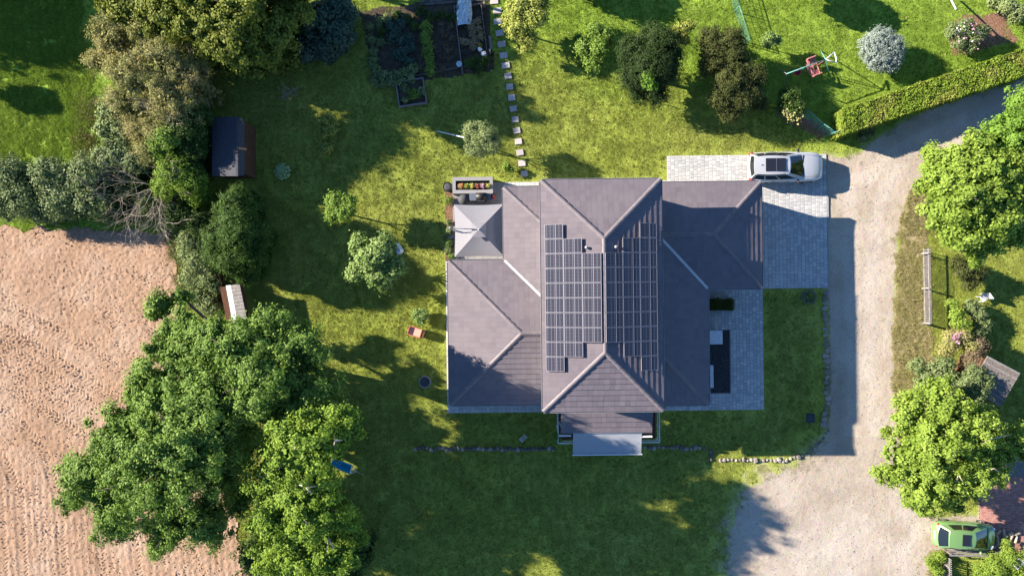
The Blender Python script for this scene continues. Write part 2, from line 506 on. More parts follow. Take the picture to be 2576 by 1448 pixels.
M['lime'] = leafmat('lime_leaves', (0.14, 0.23, 0.03), (0.245, 0.365, 0.05), (0.4, 0.53, 0.1), 0.35)
M['limegreen'] = leafmat('lime_green_leaves', (0.1, 0.2, 0.022), (0.17, 0.32, 0.04), (0.28, 0.44, 0.08), 0.35)
M['yellow'] = leafmat('yellow_leaves', (0.19, 0.24, 0.035), (0.33, 0.38, 0.07), (0.5, 0.53, 0.15), 0.3)
M['yew'] = leafmat('yew_needles', (0.01, 0.024, 0.006), (0.024, 0.05, 0.012), (0.065, 0.105, 0.026), 0.1)
M['bronze'] = leafmat('bronze_needles', (0.022, 0.034, 0.008), (0.055, 0.072, 0.018), (0.14, 0.15, 0.045), 0.1)
M['hostaleaf'] = plain('hosta_leaf', (0.30, 0.42, 0.16), 0.5, spec=0.2, var=.15)
M['silverleaf'] = leafmat('silver_leaves', (0.16, 0.215, 0.175), (0.26, 0.32, 0.275), (0.39, 0.45, 0.4), 0.1)
M['larch'] = leafmat('conifer_needles', (0.026, 0.062, 0.012), (0.055, 0.115, 0.02), (0.125, 0.2, 0.04), 0.2)
M['teal_leaf'] = leafmat('blue_green_leaves', (0.034, 0.066, 0.048), (0.060, 0.108, 0.074), (0.114, 0.180, 0.126), 0.15)
M['brownleaf'] = leafmat('brown_stems', (0.10, 0.075, 0.045), (0.17, 0.13, 0.075), (0.27, 0.21, 0.13), 0.15)
M['hedgeleaf'] = leafmat('hedge_leaves', (0.14, 0.23, 0.024), (0.235, 0.34, 0.038), (0.37, 0.46, 0.07), 0.25, (0.46, 0.40, 0.12), 0.0)
M['boxleaf'] = leafmat('box_leaves', (0.036, 0.066, 0.010), (0.066, 0.102, 0.014), (0.108, 0.144, 0.024), 0.2)
M['drystem'] = leafmat('dry_stems', (0.22, 0.16, 0.09), (0.34, 0.26, 0.15), (0.46, 0.37, 0.24), 0.2)
M['pinkfl'] = plain('pink_petals', (0.72, 0.34, 0.48), 0.6)
M['yellowtip'] = plain('yellow_leaf_tips', (0.46, 0.42, 0.16), 0.7, spec=0.1)
M['whitefl'] = plain('white_petals', (0.78, 0.76, 0.74), 0.6)
M['orangefl'] = plain('orange_petals', (0.85, 0.28, 0.03), 0.6)
M['yellowfl'] = plain('yellow_petals', (0.78, 0.58, 0.05), 0.6)
M['redfl'] = plain('red_petals', (0.5, 0.08, 0.06), 0.6)
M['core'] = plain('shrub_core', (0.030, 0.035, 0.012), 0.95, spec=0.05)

# ------------------------------------------------------------------ ground regions (picture units)
def P2(pts): return [tuple(W(a, b))[:2] for a, b in pts]
FIELD = P2([(-400, 577), (0, 570), (120, 578), (210, 574), (330, 580), (420, 588), (436, 640), (446, 740), (470, 830), (520, 960), (560, 1120), (585, 1250), (597, 1340), (612, 1400), (628, 1460), (660, 1800), (-400, 1800)])
ROAD = P2([(2700, 175), (2576, 200), (2430, 240), (2300, 290), (2200, 350), (2160, 388), (2112, 396), (2078, 386), (2078, 725), (2084, 760), (2086, 900), (2088, 1010), (2080, 1080), (2040, 1140), (2000, 1165), (1940, 1180), (1880, 1210), (1858, 1270), (1828, 1310), (1826, 1448), (1820, 1800), (2480, 1800), (2350, 1448), (2330, 1400), (2345, 1385), (2480, 1385), (2480, 1300), (2400, 1296), (2330, 1270), (2275, 1180), (2258, 1060), (2250, 960), (2248, 830), (2254, 690), (2262, 570), (2285, 490), (2330, 425), (2420, 370), (2520, 320), (2700, 250)])
VERGE = P2([(2330, 425), (2400, 380), (2420, 470), (2345, 560), (2337, 620), (2338, 820), (2350, 900), (2400, 1000), (2330, 1100), (2275, 1180), (2258, 1060), (2250, 960), (2248, 830), (2254, 690), (2262, 570), (2285, 490)])
VERGE2 = P2([(2318, 1500), (2332, 1400), (2350, 1386), (2385, 1390), (2385, 1500)])
BED = P2([(905, 30), (1000, 14), (1228, -10), (1246, 175), (1200, 185), (1050, 205), (945, 216), (925, 120)])
STRIP = P2([(1119, 478), (1141, 478), (1145, 655), (1130, 660), (1126, 720), (1119, 720)])
FLOWERBED = P2([(2382, 70), (2420, 40), (2520, 30), (2545, 70), (2560, 100), (2500, 118), (2440, 138), (2400, 140)])
BANK = P2([(1945, 262), (1985, 268), (2045, 300), (2085, 335), (2060, 345), (1995, 318), (1950, 290)])
MULCH = P2([(556, 690), (575, 720), (568, 780), (545, 770), (545, 715)])
MEADOW = P2([(-400, -400), (210, -400), (200, 60), (225, 200), (238, 270), (210, 330), (195, 400), (0, 400), (-400, 400)])
NOGRASS = [P2([(1120, 450), (2080, 384), (2080, 727), (1920, 727), (1920, 1033), (1123, 1033)]),
           P2([(1403, 1030), (1662, 1030), (1662, 1118), (1403, 1118)]),
           P2([(2460, 1180), (2700, 1180), (2700, 1385), (2460, 1385)]),
           P2([(560, 690), (622, 690), (640, 800), (575, 800)]), P2([(535, 290), (622, 290), (622, 448), (535, 448)])]
NOGRASS[0] = P2([(1678, 388), (2078, 385), (2078, 726), (1918, 726), (1918, 1031), (1124, 1031), (1124, 656), (1140, 656), (1140, 454), (1676, 452)])

def region(x, y):
    """0 lawn 1 field 2 road 3 verge 4 bed 5 mulch; second value: distance to the road edge"""
    nz = (fbm(x, y, 0.9, 4) - 0.5)
    r = np.zeros(x.shape, int)
    r[sdist(x, y, VERGE) + nz * 0.8 > 0] = 3
    r[sdist(x, y, VERGE2) + nz * 0.5 > 0] = 3
    sr = sdist(x, y, ROAD)
    soft = np.where(y < -10.0, 2.2, 0.55) * np.where((x > 19) & (y < 0), 0.5, 1)
    sr2 = sr + nz * soft
    r[sr2 > 0] = 2
    r[sdist(x, y, BED) + nz * 0.3 > 0] = 4
    for m in (STRIP, FLOWERBED, BANK, MULCH):
        r[sdist(x, y, m) + nz * (0.5 if m is not STRIP else 0.05) > 0] = 5
    r[sdist(x, y, FIELD) + nz * 0.9 > 0] = 1
    return r, sr, sr2

def hground(x, y):
    return 0.06 * (fbm(x, y, 7.0, 2) - 0.5)

def grid_patch(name, x, y, z, keep, mat, tint=None, kind='structure'):
    """faces of a regular grid (ny, nx) whose keep flag is set, as a mesh"""
    ny, nx = x.shape
    idx = np.arange(ny * nx).reshape(ny, nx)
    F = np.stack([idx[:-1, :-1], idx[:-1, 1:], idx[1:, 1:], idx[1:, :-1]], -1)[keep]
    used, inv = np.unique(F.ravel(), return_inverse=True)
    V = np.stack([x.ravel()[used], y.ravel()[used], z.ravel()[used]], -1)
    me = np_mesh(name, V, 4, mat, None if tint is None else tint.ravel()[used], True, inv.reshape(-1, 4))
    o = link(name, me)
    o['kind'] = kind
    return o

gx, gy = np.meshgrid(np.arange(-40, 40.01, 0.13), np.arange(-25, 25.01, 0.13))
cxm, cym = (gx[:-1, :-1] + gx[1:, 1:]) / 2, (gy[:-1, :-1] + gy[1:, 1:]) / 2
REG, SR, SR2 = region(cxm, cym)
_, SRv, SR2v = region(gx, gy)
gz = hground(gx, gy) + 0.010 * (fbm(gx, gy, 0.35, 2) - 0.5)
flat = np.clip(1 - np.maximum(sdist(gx, gy, NOGRASS[0]), 0) * 3, 0, 1)
gz = gz * np.where(sdist(gx, gy, NOGRASS[0]) > -0.05, 0.0, 1.0)
grid_patch('lawn', gx, gy, gz, REG == 0, M['lawn'], np.clip(np.where((gy < -9.5) & (gx < 24), -SR2v * 0.40, -SR2v * 0.9), -1, 6))
zr = hground(gx, gy) * 0.8 + 0.015 * (fbm(gx, gy, 0.3, 2) - 0.5) - 0.02 * np.clip(SR2v, 0, 1)
grid_patch('gravel_road', gx, gy, zr, REG == 2, M['gravel'], np.where((gy < -9.5) & (gx < 24), SRv * 0.42, SRv * 1.6))
grid_patch('verge', gx, gy, gz + 0.05 * (fbm(gx, gy, 0.3, 2) - 0.5), REG == 3, M['verge'])
gb = gz + 0.10 * (fbm(gx, gy, 0.4, 3) - 0.4)
grid_patch('garden_bed', gx, gy, gb, REG == 4, M['bedsoil'])
grid_patch('mulch_bed', gx, gy, gz + 0.05 * (fbm(gx, gy, 0.25, 3) - 0.4), REG == 5, M['mulch'])
mb = MB()
mb.add([(-400, -400, -0.35), (400, -400, -0.35), (400, 400, -0.35), (-400, 400, -0.35)], [(0, 1, 2, 3)])
o = mb.build('ground', M['far']); o['kind'] = 'structure'

# ploughed field with tyre tracks pressed into it
fx, fy = np.meshgrid(np.arange(-40, -15.0, 0.06), np.arange(-25, 4.3, 0.06))
fcx, fcy = (fx[:-1, :-1] + fx[1:, 1:]) / 2, (fy[:-1, :-1] + fy[1:, 1:]) / 2
fr, _, _ = region(fcx, fcy)
fz = 0.055 * (fbm(fx, fy, 0.17, 2) - 0.5) + 0.05 * (fbm(fx, fy, 1.4, 2) - 0.5) + hground(fx, fy) + 0.03
# fine drill furrows running down the picture in the southern half
fade = np.clip((-8.0 - fy) / 5.0, 0, 1)
fz += 0.008 * np.sin(2 * pi * (fx + 0.10 * fy + 0.25 * np.sin(fy * 0.25)) / 0.42) * fade
def polyline_st(x, y, pts):
    best = np.full(x.shape, 1e9); S = np.zeros(x.shape); T = np.zeros(x.shape); acc = 0.0
    for a, b in zip(pts[:-1], pts[1:]):
        ex, ey = b[0] - a[0], b[1] - a[1]
        L = math.hypot(ex, ey)
        t = np.clip(((x - a[0]) * ex + (y - a[1]) * ey) / (L * L), 0, 1)
        qx, qy = x - a[0] - t * ex, y - a[1] - t * ey
        d = np.hypot(qx, qy)
        sg = np.sign(ex * qy - ey * qx)
        m = d < best
        best = np.where(m, d, best); S = np.where(m, acc + t * L, S); T = np.where(m, d * sg, T)
        acc += L
    return S, T
TRACKS = [[(-60, 790), (90, 870), (230, 960), (330, 1030), (420, 1120)], [(-60, 880), (80, 960), (200, 1040), (300, 1130), (360, 1230)],
          [(-60, 730), (100, 810), (220, 870), (340, 960), (450, 1050)], [(-60, 1000), (40, 1050), (110, 1130), (150, 1260), (160, 1460)],
          [(-60, 1090), (10, 1150), (50, 1250), (60, 1460)], [(180, 1170), (230, 1260), (250, 1350), (255, 1470)], [(420, 1330), (480, 1380), (520, 1470)],
          [(-60, 940), (60, 1000), (160, 1060), (250, 1120), (300, 1190)], [(-60, 830), (90, 915), (215, 1000), (315, 1080)], [(-60, 1180), (0, 1250), (12, 1460)], [(300, 1290), (340, 1370), (352, 1470)]]
for k, tr in enumerate(TRACKS):
    S, T = polyline_st(fx, fy, P2(tr))
    hw = 0.36
    inside = np.clip((hw - np.abs(T)) / 0.08, 0, 1)
    ph = (S + np.abs(T) * 0.75) / 0.25
    lug = np.clip(np.sin(2 * pi * ph) * 2.2, -1, 1) * (np.abs(T) > 0.04)
    w = inside * np.clip(0.45 + 1.1 * (fbm(fx + 9 * k, fy, 2.2, 2) - 0.3), 0, 1)
    fz = fz * (1 - 0.55 * w) + w * (0.021 * lug - 0.010)
grid_patch('ploughed_field', fx, fy, fz, fr == 1, M['soil'])

# ------------------------------------------------------------------ scattered stuff: grass, clods, gravel (instanced on points)
def scatter(name, pts, src, smin, smax, kind='stuff', tilt=0.0):
    me = bpy.data.meshes.new(name)
    me.from_pydata([tuple(p) for p in pts], [], [])
    o = link(name, me)
    o['kind'] = kind
    ng = bpy.data.node_groups.new(name, 'GeometryNodeTree')
    ng.interface.new_socket('Geometry', in_out='INPUT', socket_type='NodeSocketGeometry')
    ng.interface.new_socket('Geometry', in_out='OUTPUT', socket_type='NodeSocketGeometry')
    N = ng.nodes
    i, u = N.new('NodeGroupInput'), N.new('NodeGroupOutput')
    ip = N.new('GeometryNodeInstanceOnPoints')
    oi = N.new('GeometryNodeObjectInfo')
    oi.inputs['Object'].default_value = src
    oi.inputs['As Instance'].default_value = True
    rr = N.new('FunctionNodeRandomValue'); rr.data_type = 'FLOAT_VECTOR'
    rr.inputs[0].default_value = (-tilt, -tilt, 0); rr.inputs[1].default_value = (tilt, tilt, 2 * pi)
    rs = N.new('FunctionNodeRandomValue'); rs.data_type = 'FLOAT'
    rs.inputs[2].default_value = smin; rs.inputs[3].default_value = smax
    rs.inputs['Seed'].default_value = 5
    L = ng.links
    L.new(i.outputs[0], ip.inputs['Points'])
    L.new(oi.outputs['Geometry'], ip.inputs['Instance'])
    L.new(rr.outputs[0], ip.inputs['Rotation'])
    L.new(rs.outputs[1], ip.inputs['Scale'])
    L.new(ip.outputs[0], u.inputs[0])
    md = o.modifiers.new('scatter', 'NODES')
    md.node_group = ng
    return o

SRC = bpy.data.collections.new('sources')   # not linked to the scene: shapes the scatters draw from
def src_obj(name, me):
    o = bpy.data.objects.new(name, me)
    SRC.objects.link(o)
    return o

def blades_mesh(name, n, rad, hmin, hmax, w, lean, mat, rng):
    x = rng.uniform(-rad, rad, n); y = rng.uniform(-rad, rad, n)
    cl = fbm(x * 3 + 5, y * 3 + 9, 0.5, 2)
    h = rng.uniform(hmin, hmax, n) * (0.5 + cl)
    a = rng.uniform(0, 2 * pi, n); la = rng.uniform(0, 2 * pi, n); ln = rng.uniform(0.1, 1, n) * lean
    dx, dy = np.cos(a) * w / 2, np.sin(a) * w / 2
    tx, ty = x + np.cos(la) * ln * h, y + np.sin(la) * ln * h
    V = np.stack([np.stack([x - dx, y - dy, np.zeros(n)], -1), np.stack([x + dx, y + dy, np.zeros(n)], -1), np.stack([tx, ty, h], -1)], 1)
    t = np.repeat(rng.random(n) ** 2, 3)
    return np_mesh(name, V, 3, mat, t)

rg = np.random.default_rng(3)
def points(x0, x1, y0, y1, sp):
    X, Y = np.meshgrid(np.arange(x0, x1, sp), np.arange(y0, y1, sp))
    X = X.ravel() + rg.uniform(-sp / 2, sp / 2, X.size); Y = Y.ravel() + rg.uniform(-sp / 2, sp / 2, Y.size)
    return X, Y
X, Y = points(-36, 36, -21, 21, 0.40)
R, S1, S2 = region(X, Y)
ok = (R == 0)
for ngp in NOGRASS: ok &= sdist(X, Y, ngp) < -0.22
ok &= ~((S2 > -1.2) & (rg.random(X.size) < 0.6))
mead = sdist(X, Y, MEADOW) > 0
gl = src_obj('grass_patch', blades_mesh('grass_patch', 520, 0.30, 0.010, 0.034, 0.018, 1.5, M['blades'], rg))
gm = src_obj('meadow_patch', blades_mesh('meadow_patch', 420, 0.30, 0.03, 0.12, 0.026, 1.6, M['blades'], rg))
gd = src_obj('dry_patch', blades_mesh('dry_patch', 260, 0.32, 0.04, 0.15, 0.022, 1.6, M['dryblades'], rg))
def zfix(x, y): return np.stack([x, y, hground(x, y) - 0.005], -1)
scatter('lawn_grass', zfix(X[ok & ~mead], Y[ok & ~mead]), gl, 0.7, 1.5)
scatter('meadow_grass', zfix(X[ok & mead], Y[ok & mead]), gm, 0.7, 1.3)
okd = (R == 3)
extra = (R == 0) & ((sdist(X, Y, P2([(195, 240), (240, 250), (235, 400), (185, 400)])) > 0) | (sdist(X, Y, P2([(430, 590), (470, 590), (475, 760), (445, 760)])) > -0.2))
X2, Y2 = points(-36, 36, -21, 21, 0.3)
R2_, s1_, s2_ = region(X2, Y2)
edge = (R2_ == 2) & (s2_ < 0.9) & (rg.random(X2.size) < np.where(Y2 < -10, 0.35, 0.05)) & (sdist(X2, Y2, NOGRASS[0]) < -0.4)
scatter('dry_grass', np.concatenate([zfix(X[okd | extra], Y[okd | extra])]), gd, 0.6, 1.2)
gt = src_obj('weed_tuft', blades_mesh('weed_tuft', 40, 0.13, 0.02, 0.05, 0.015, 1.0, M['dryblades'], rg))
scatter('road_edge_weeds', zfix(X2[edge], Y2[edge]), gt, 0.5, 1.3)
tf = src_obj('grass_tuft', blades_mesh('grass_tuft', 46, 0.085, 0.03, 0.085, 0.022, 0.9, M['blades'], rg))
X6, Y6 = points(-36, 36, -21, 21, 0.27)
R6, _, s6 = region(X6, Y6)
k6 = (R6 == 0) & (s6 < -0.3)
for ngp in NOGRASS: k6 &= sdist(X6, Y6, ngp) < -0.15
k6 &= rg.random(X6.size) < 0.25 + 0.9 * fbm(X6, Y6, 1.6, 3)
scatter('grass_tufts', zfix(X6[k6], Y6[k6]), tf, 0.4, 0.95)
# soil clods and road pebbles
def rock_mesh(name, mat, rng, n=1, flat=0.7):
    mbk = MB()
    ph = (1 + sqrt(5)) / 2
    vs = [Vector(v).normalized() for v in [(-1,ph,0),(1,ph,0),(-1,-ph,0),(1,-ph,0),(0,-1,ph),(0,1,ph),(0,-1,-ph),(0,1,-ph),(ph,0,-1),(ph,0,1),(-ph,0,-1),(-ph,0,1)]]
    fs = [(0,11,5),(0,5,1),(0,1,7),(0,7,10),(0,10,11),(1,5,9),(5,11,4),(11,10,2),(10,7,6),(7,1,8),(3,9,4),(3,4,2),(3,2,6),(3,6,8),(3,8,9),(4,9,5),(2,4,11),(6,2,10),(8,6,7),(9,8,1)]
    vs = [v * rng.uniform(0.75, 1.2) for v in vs]
    mbk.t = rng.random()
    mbk.add([(v.x, v.y, v.z * flat) for v in vs], fs)
    return mbk.mesh(name, mat)
cs = src_obj('clod', rock_mesh('clod', M['soil'], rg))
X3, Y3 = points(-36, -15, -21, 4.2, 0.19)
R3, _, _ = region(X3, Y3)
kk = (R3 == 1) & (rg.random(X3.size) < 0.75 * fbm(X3, Y3, 1.2, 3) ** 1.5 * 2.0)
pz = np.stack([X3[kk], Y3[kk], hground(X3[kk], Y3[kk]) + 0.03], -1)
scatter('soil_clods', pz, cs, 0.018, 0.06, tilt=0.6)
cp = src_obj('pebble', rock_mesh('pebble', M['stone'], rg))
X4, Y4 = points(13, 36, -21, 14, 0.27)
R4, _, s4 = region(X4, Y4)
kk = (R4 == 2) & (rg.random(X4.size) < 0.5)
scatter('loose_gravel', np.stack([X4[kk], Y4[kk], hground(X4[kk], Y4[kk]) * 0.8 - 0.01], -1), cp, 0.012, 0.035, tilt=0.6)

fl = MB()
fl.add([(-.5, 0, 0), (0, -.3, .04), (.5, 0, .0), (0, .3, .05)], [(0, 1, 2, 3)])
M['fallen'] = plain('fallen_leaf', (0.42, 0.33, 0.13), 0.7, var=.5, scale=3)
fo = src_obj('fallen_leaf', fl.mesh('fallen_leaf', M['fallen']))
X5, Y5 = points(-24, 30, -19, 18.5, 0.55)
R5, _, _ = region(X5, Y5)
kk = (R5 == 0) & (rg.random(X5.size) < 0.16 + 0.5 * (np.hypot(X5 + 11, Y5 + 11) < 8))
for ngp in NOGRASS: kk &= sdist(X5, Y5, ngp) < -0.2
scatter('fallen_leaves', np.stack([X5[kk], Y5[kk], hground(X5[kk], Y5[kk]) + .025], -1), fo, 0.06, 0.13, tilt=.4)

# ------------------------------------------------------------------ the house
TH = 0.01134
HC = Vector((5.0, -0.41, 0.0))
def Lp(px, py, z=0.0):
    """picture point at height z -> house-local point"""
    d = W(px, py, z) - HC
    return Vector((d.x * cos(TH) + d.y * sin(TH), -d.x * sin(TH) + d.y * cos(TH), z))
def LP(px, py, z=0.0): return Lp(px, py, z)

# paving: rectangles in the house frame
def paving(name, rects, cw, lens, mat, nmax, gap=0.012, label_piece='paver', zt=0.065):
    base = MB()
    for (x0, y0, x1, y1) in rects:
        base.box(((x0 + x1) / 2, (y0 + y1) / 2, (zt - 0.016) / 2 - 0.1), (x1 - x0 - 0.004, y1 - y0 - 0.004, zt - 0.016 + 0.2))
    root = base.build(name, M['sand'])
    root.location = HC; root.rotation_euler = (0, 0, TH)
    root['kind'] = 'structure'
    shared = {}
    rest = MB()
    cnt = 0
    def piece_mesh(L, Wd):
        key = (round(L, 3), round(Wd, 3))
        if key not in shared:
            m = MB()
            w, l, b = (Wd - gap) / 2, (L - gap) / 2, 0.012
            vs = [(-w, -l, 0), (w, -l, 0), (w, l, 0), (-w, l, 0), (-w, -l, 0.05), (w, -l, 0.05), (w, l, 0.05), (-w, l, 0.05),
                  (-w + b, -l + b, 0.06), (w - b, -l + b, 0.06), (w - b, l - b, 0.06), (-w + b, l - b, 0.06)]
            m.add(vs, [(0,1,5,4),(1,2,6,5),(2,3,7,6),(3,0,4,7),(4,5,9,8),(5,6,10,9),(6,7,11,10),(7,4,8,11),(8,9,10,11)])
            shared[key] = m.mesh(label_piece, mat)
        return shared[key]
    pieces = []
    for (x0, y0, x1, y1) in rects:
        nc = max(1, round((x1 - x0) / cw))
        w = (x1 - x0) / nc
        for i in range(nc):
            y = y0
            first = True
            while y < y1 - 0.03:
                L = random.choice(lens)
                if first and i % 2: L = lens[0] * 0.75
                first = False
                if y1 - y - L < lens[0] * 0.6: L = y1 - y
                pieces.append((x0 + (i + 0.5) * w, y + L / 2, w, L))
                y += L
    order = list(range(len(pieces)))
    random.shuffle(order)
    chosen = set(order[:nmax])
    for k, (x, y, w, L) in enumerate(pieces):
        dz = random.uniform(-0.004, 0.004)
        if k in chosen:
            o = link(label_piece, piece_mesh(round(L, 2), round(w, 3)), root)
            o.location = (x, y, zt - 0.06 + dz)
        else:
            rest.t = random.random()
            w2, l2, b, z0, z1 = (w - gap) / 2, (L - gap) / 2, 0.012, zt - 0.06 + dz, zt + dz
            rest.add([(x - w2, y - l2, z0), (x + w2, y - l2, z0), (x + w2, y + l2, z0), (x - w2, y + l2, z0), (x - w2, y - l2, z1 - .01), (x + w2, y - l2, z1 - .01), (x + w2, y + l2, z1 - .01), (x - w2, y + l2, z1 - .01),
                      (x - w2 + b, y - l2 + b, z1), (x + w2 - b, y - l2 + b, z1), (x + w2 - b, y + l2 - b, z1), (x - w2 + b, y + l2 - b, z1)],
                     [(0,1,5,4),(1,2,6,5),(2,3,7,6),(3,0,4,7),(4,5,9,8),(5,6,10,9),(6,7,11,10),(7,4,8,11),(8,9,10,11)])
    if rest.v:
        o = rest.build('paver_rows', mat, root)
        o['kind'] = 'stuff'
    return root
def R_(px0, py0, px1, py1):
    a, b = Lp(px0, py1), Lp(px1, py0)
    return (a.x, a.y, b.x, b.y)
x1678 = R_(1678, 388, 2078, 458); x1915 = R_(1895, 458, 2078, 726)
drive = [x1678, (x1915[0], x1915[1], x1678[2], x1678[1])]
paving('driveway', drive, 0.24, [0.16, 0.24, 0.24, 0.32], M['paver'], 300)
ra = R_(1762, 725, 1918, 828); rb = R_(1836, 828, 1918, 988); rc = R_(1762, 988, 1918, 1031)
patio = [(ra[0], rb[3], ra[2], drive[1][1]), (rb[0], rc[3], ra[2], rb[3]), (ra[0], rc[1], ra[2], rc[3])]
paving('patio', patio, 0.22, [0.16, 0.22, 0.22, 0.30], M['paver'], 220)
rl = R_(1125, 656, 1146, 1008); rbm = R_(1125, 1006, 1762, 1031); rt = R_(1268, 454, 1678, 478)
paving('house_path', [(rl[0], rbm[3], rl[2], rl[3]), (rbm[0], rc[1], patio[2][0], rbm[3]), (rt[0], rt[1], drive[0][0], rt[3])], 0.25, [0.3, 0.4, 0.4, 0.5], M['paver'], 60)
rtc = R_(1141, 455, 1268, 656)
paving('terrace', [(rtc[0], rtc[1], rt[0], rt[3])], 0.5, [0.5, 0.5, 0.7], M['slab'], 200, 0.015, 'slab')
# kerb along the drive
mb = MB()
nk = int((drive[0][3] - drive[1][1]) / 0.98)
for k in range(nk):
    y = drive[1][1] + 0.5 + k * 0.98
    mb.box((drive[0][2] + 0.05, y, -0.01), (0.09, 0.97, 0.16))
o = mb.build('kerb', M['concrete']); o.location = HC; o.rotation_euler = (0, 0, TH); o['kind'] = 'structure'

house = empty('house', HC, 'two-storey house with grey hipped tile roofs and rows of roof solar panels', 'house', None, TH)
PIT = tan(radians(18.0))
ZE, ZM = 2.85, 5.5
def clip_half(poly, f):
    out = []
    n = len(poly)
    for i in range(n):
        a, b = poly[i], poly[(i + 1) % n]
        fa, fb = f(a), f(b)
        if fa >= 0: out.append(a)
        if (fa >= 0) != (fb >= 0):
            t = fa / (fa - fb)
            out.append((a[0] + (b[0] - a[0]) * t, a[1] + (b[1] - a[1]) * t))
    return out
def clip_convex(poly, conv):
    n = len(conv)
    area = sum(conv[i][0] * conv[(i + 1) % n][1] - conv[(i + 1) % n][0] * conv[i][1] for i in range(n))
    sg = 1 if area > 0 else -1
    for i in range(n):
        a, b = conv[i], conv[(i + 1) % n]
        poly = clip_half(poly, lambda p: sg * ((b[0] - a[0]) * (p[1] - a[1]) - (b[1] - a[1]) * (p[0] - a[0])))
        if len(poly) < 3: return []
    return poly

TILES_LEFT = {'n': 300}
def slope(roof, rest, poly, d, e0, zeave, pit, want_parts):
    """poly: local xy corners; d: unit vector pointing down-slope; e0: a point on the eave line"""
    d = Vector((d[0], d[1])); u = Vector((-d.y, d.x))
    cosp = cos(math.atan(pit))
    def uv(p):
        q = Vector((p[0] - e0[0], p[1] - e0[1]))
        return (q.dot(u), -q.dot(d) / cosp)
    def xyz(a, v, h=0.0):
        q = u * a - d * (v * cosp)
        n = Vector((d.x * sin(math.atan(pit)), d.y * sin(math.atan(pit)), cosp))
        p = Vector((e0[0] + q.x, e0[1] + q.y, zeave + v * cosp * pit)) + n * h
        return p
    pu = [uv(p) for p in poly]
    umin, umax = min(p[0] for p in pu), max(p[0] for p in pu)
    vmax = max(p[1] for p in pu)
    tw, tv = 0.30, 0.335
    rows = int(math.ceil((vmax + 0.04) / tv))
    cols = int(math.ceil((umax - umin) / tw))
    for r in range(rows):
        v0 = -0.04 + r * tv; v1 = v0 + tv
        jit = random.uniform(-0.012, 0.012)
        for c in range(cols):
            a0 = umin + c * tw + jit + 0.004; a1 = a0 + tw - 0.0035
            conv = pu
            q = clip_convex([(a0, v0 if r else -0.04), (a1, v0 if r else -0.04), (a1, v1), (a0, v1)], [(p[0], p[1] - (0.04 if p[1] < 0.01 else 0)) for p in conv])
            if len(q) < 3: continue
            dz = random.uniform(-0.003, 0.003)
            top = [xyz(p[0], p[1], 0.058 + dz - 0.034 * (p[1] - v0) / tv) for p in q]
            bot = [xyz(p[0], p[1], 0.0) for p in q]
            n = len(q)
            fs = [tuple(range(n, 2 * n))] + [(i, (i + 1) % n, n + (i + 1) % n, n + i) for i in range(n)]
            full = n == 4 and abs((q[1][0] - q[0][0]) - (a1 - a0)) < 1e-6
            if want_parts and full and TILES_LEFT['n'] > 0:
                TILES_LEFT['n'] -= 1
                m = MB()
                m.t = random.random()
                m.add(bot + top, fs)
                m.build('roof_tile', M['tile'], roof)
            else:
                rest.t = random.random()
                rest.add(bot + top, fs)

def deck(m, poly3, th=0.16):
    n = len(poly3)
    top = [Vector(p) + Vector((0, 0, -0.005)) for p in poly3]
    bot = [p - Vector((0, 0, th)) for p in top]
    m.add(bot + top, [tuple(range(n - 1, -1, -1)), tuple(range(n, 2 * n))] + [(i, (i + 1) % n, n + (i + 1) % n, n + i) for i in range(n)])

ridge_me = {}
def ridge_line(roof, a, b, r=0.125):
    a, b = Vector(a), Vector(b)
    L = (b - a).length
    n = max(1, round(L / 0.40))
    seg = L / n
    key = round(seg, 2)
    if key not in ridge_me:
        m = MB(); m.smooth = True
        N = 7
        vs = []
        for x, rr in ((-seg / 2 - 0.02, r), (seg / 2, r * 0.90)):
            for k in range(N):
                t = pi * k / (N - 1)
                vs.append((x, cos(t) * rr, sin(t) * rr * 0.75 - 0.03))
        m.add(vs, [(k, k + 1, N + k + 1, N + k) for k in range(N - 1)])
        m.add(vs[:N], [tuple(range(N))])
        ridge_me[key] = m.mesh('ridge_tile', M['ridge'])
    q = (b - a).to_track_quat('X', 'Z')
    for i in range(n):
        p = a + (b - a) * ((i + 0.5) / n)
        o = link('ridge_tile', ridge_me[key], roof)
        o.location = p + Vector((0, 0, 0.05))
        o.rotation_euler = (q @ Matrix.Rotation(random.uniform(-0.02, 0.02), 3, 'Z').to_quaternion()).to_euler()

def gutter(a, b, parent, out):
    a, b = Vector(a), Vector(b)
    o2 = Vector((out[0], out[1], 0))
    m = MB()
    for off, z, w, h in ((0.045, -0.075, 0.125, 0.012), (0.105, -0.035, 0.014, 0.085), (-0.012, -0.04, 0.012, 0.075)):
        m.beam(a + o2 * off + Vector((0, 0, z)), b + o2 * off + Vector((0, 0, z)), w, h)
    for t in (0.0, 1.0):
        p = a.lerp(b, t)
        dr = (b - a).normalized() * (0.006 if t == 0 else -0.006)
        m.box(p + dr + o2 * 0.045 + Vector((0, 0, -0.04)), (0.012 if abs(dr.x) > abs(dr.y) else 0.12, 0.012 if abs(dr.y) > abs(dr.x) else 0.12, 0.08))
    m.build('gutter', M['gutter'], parent)

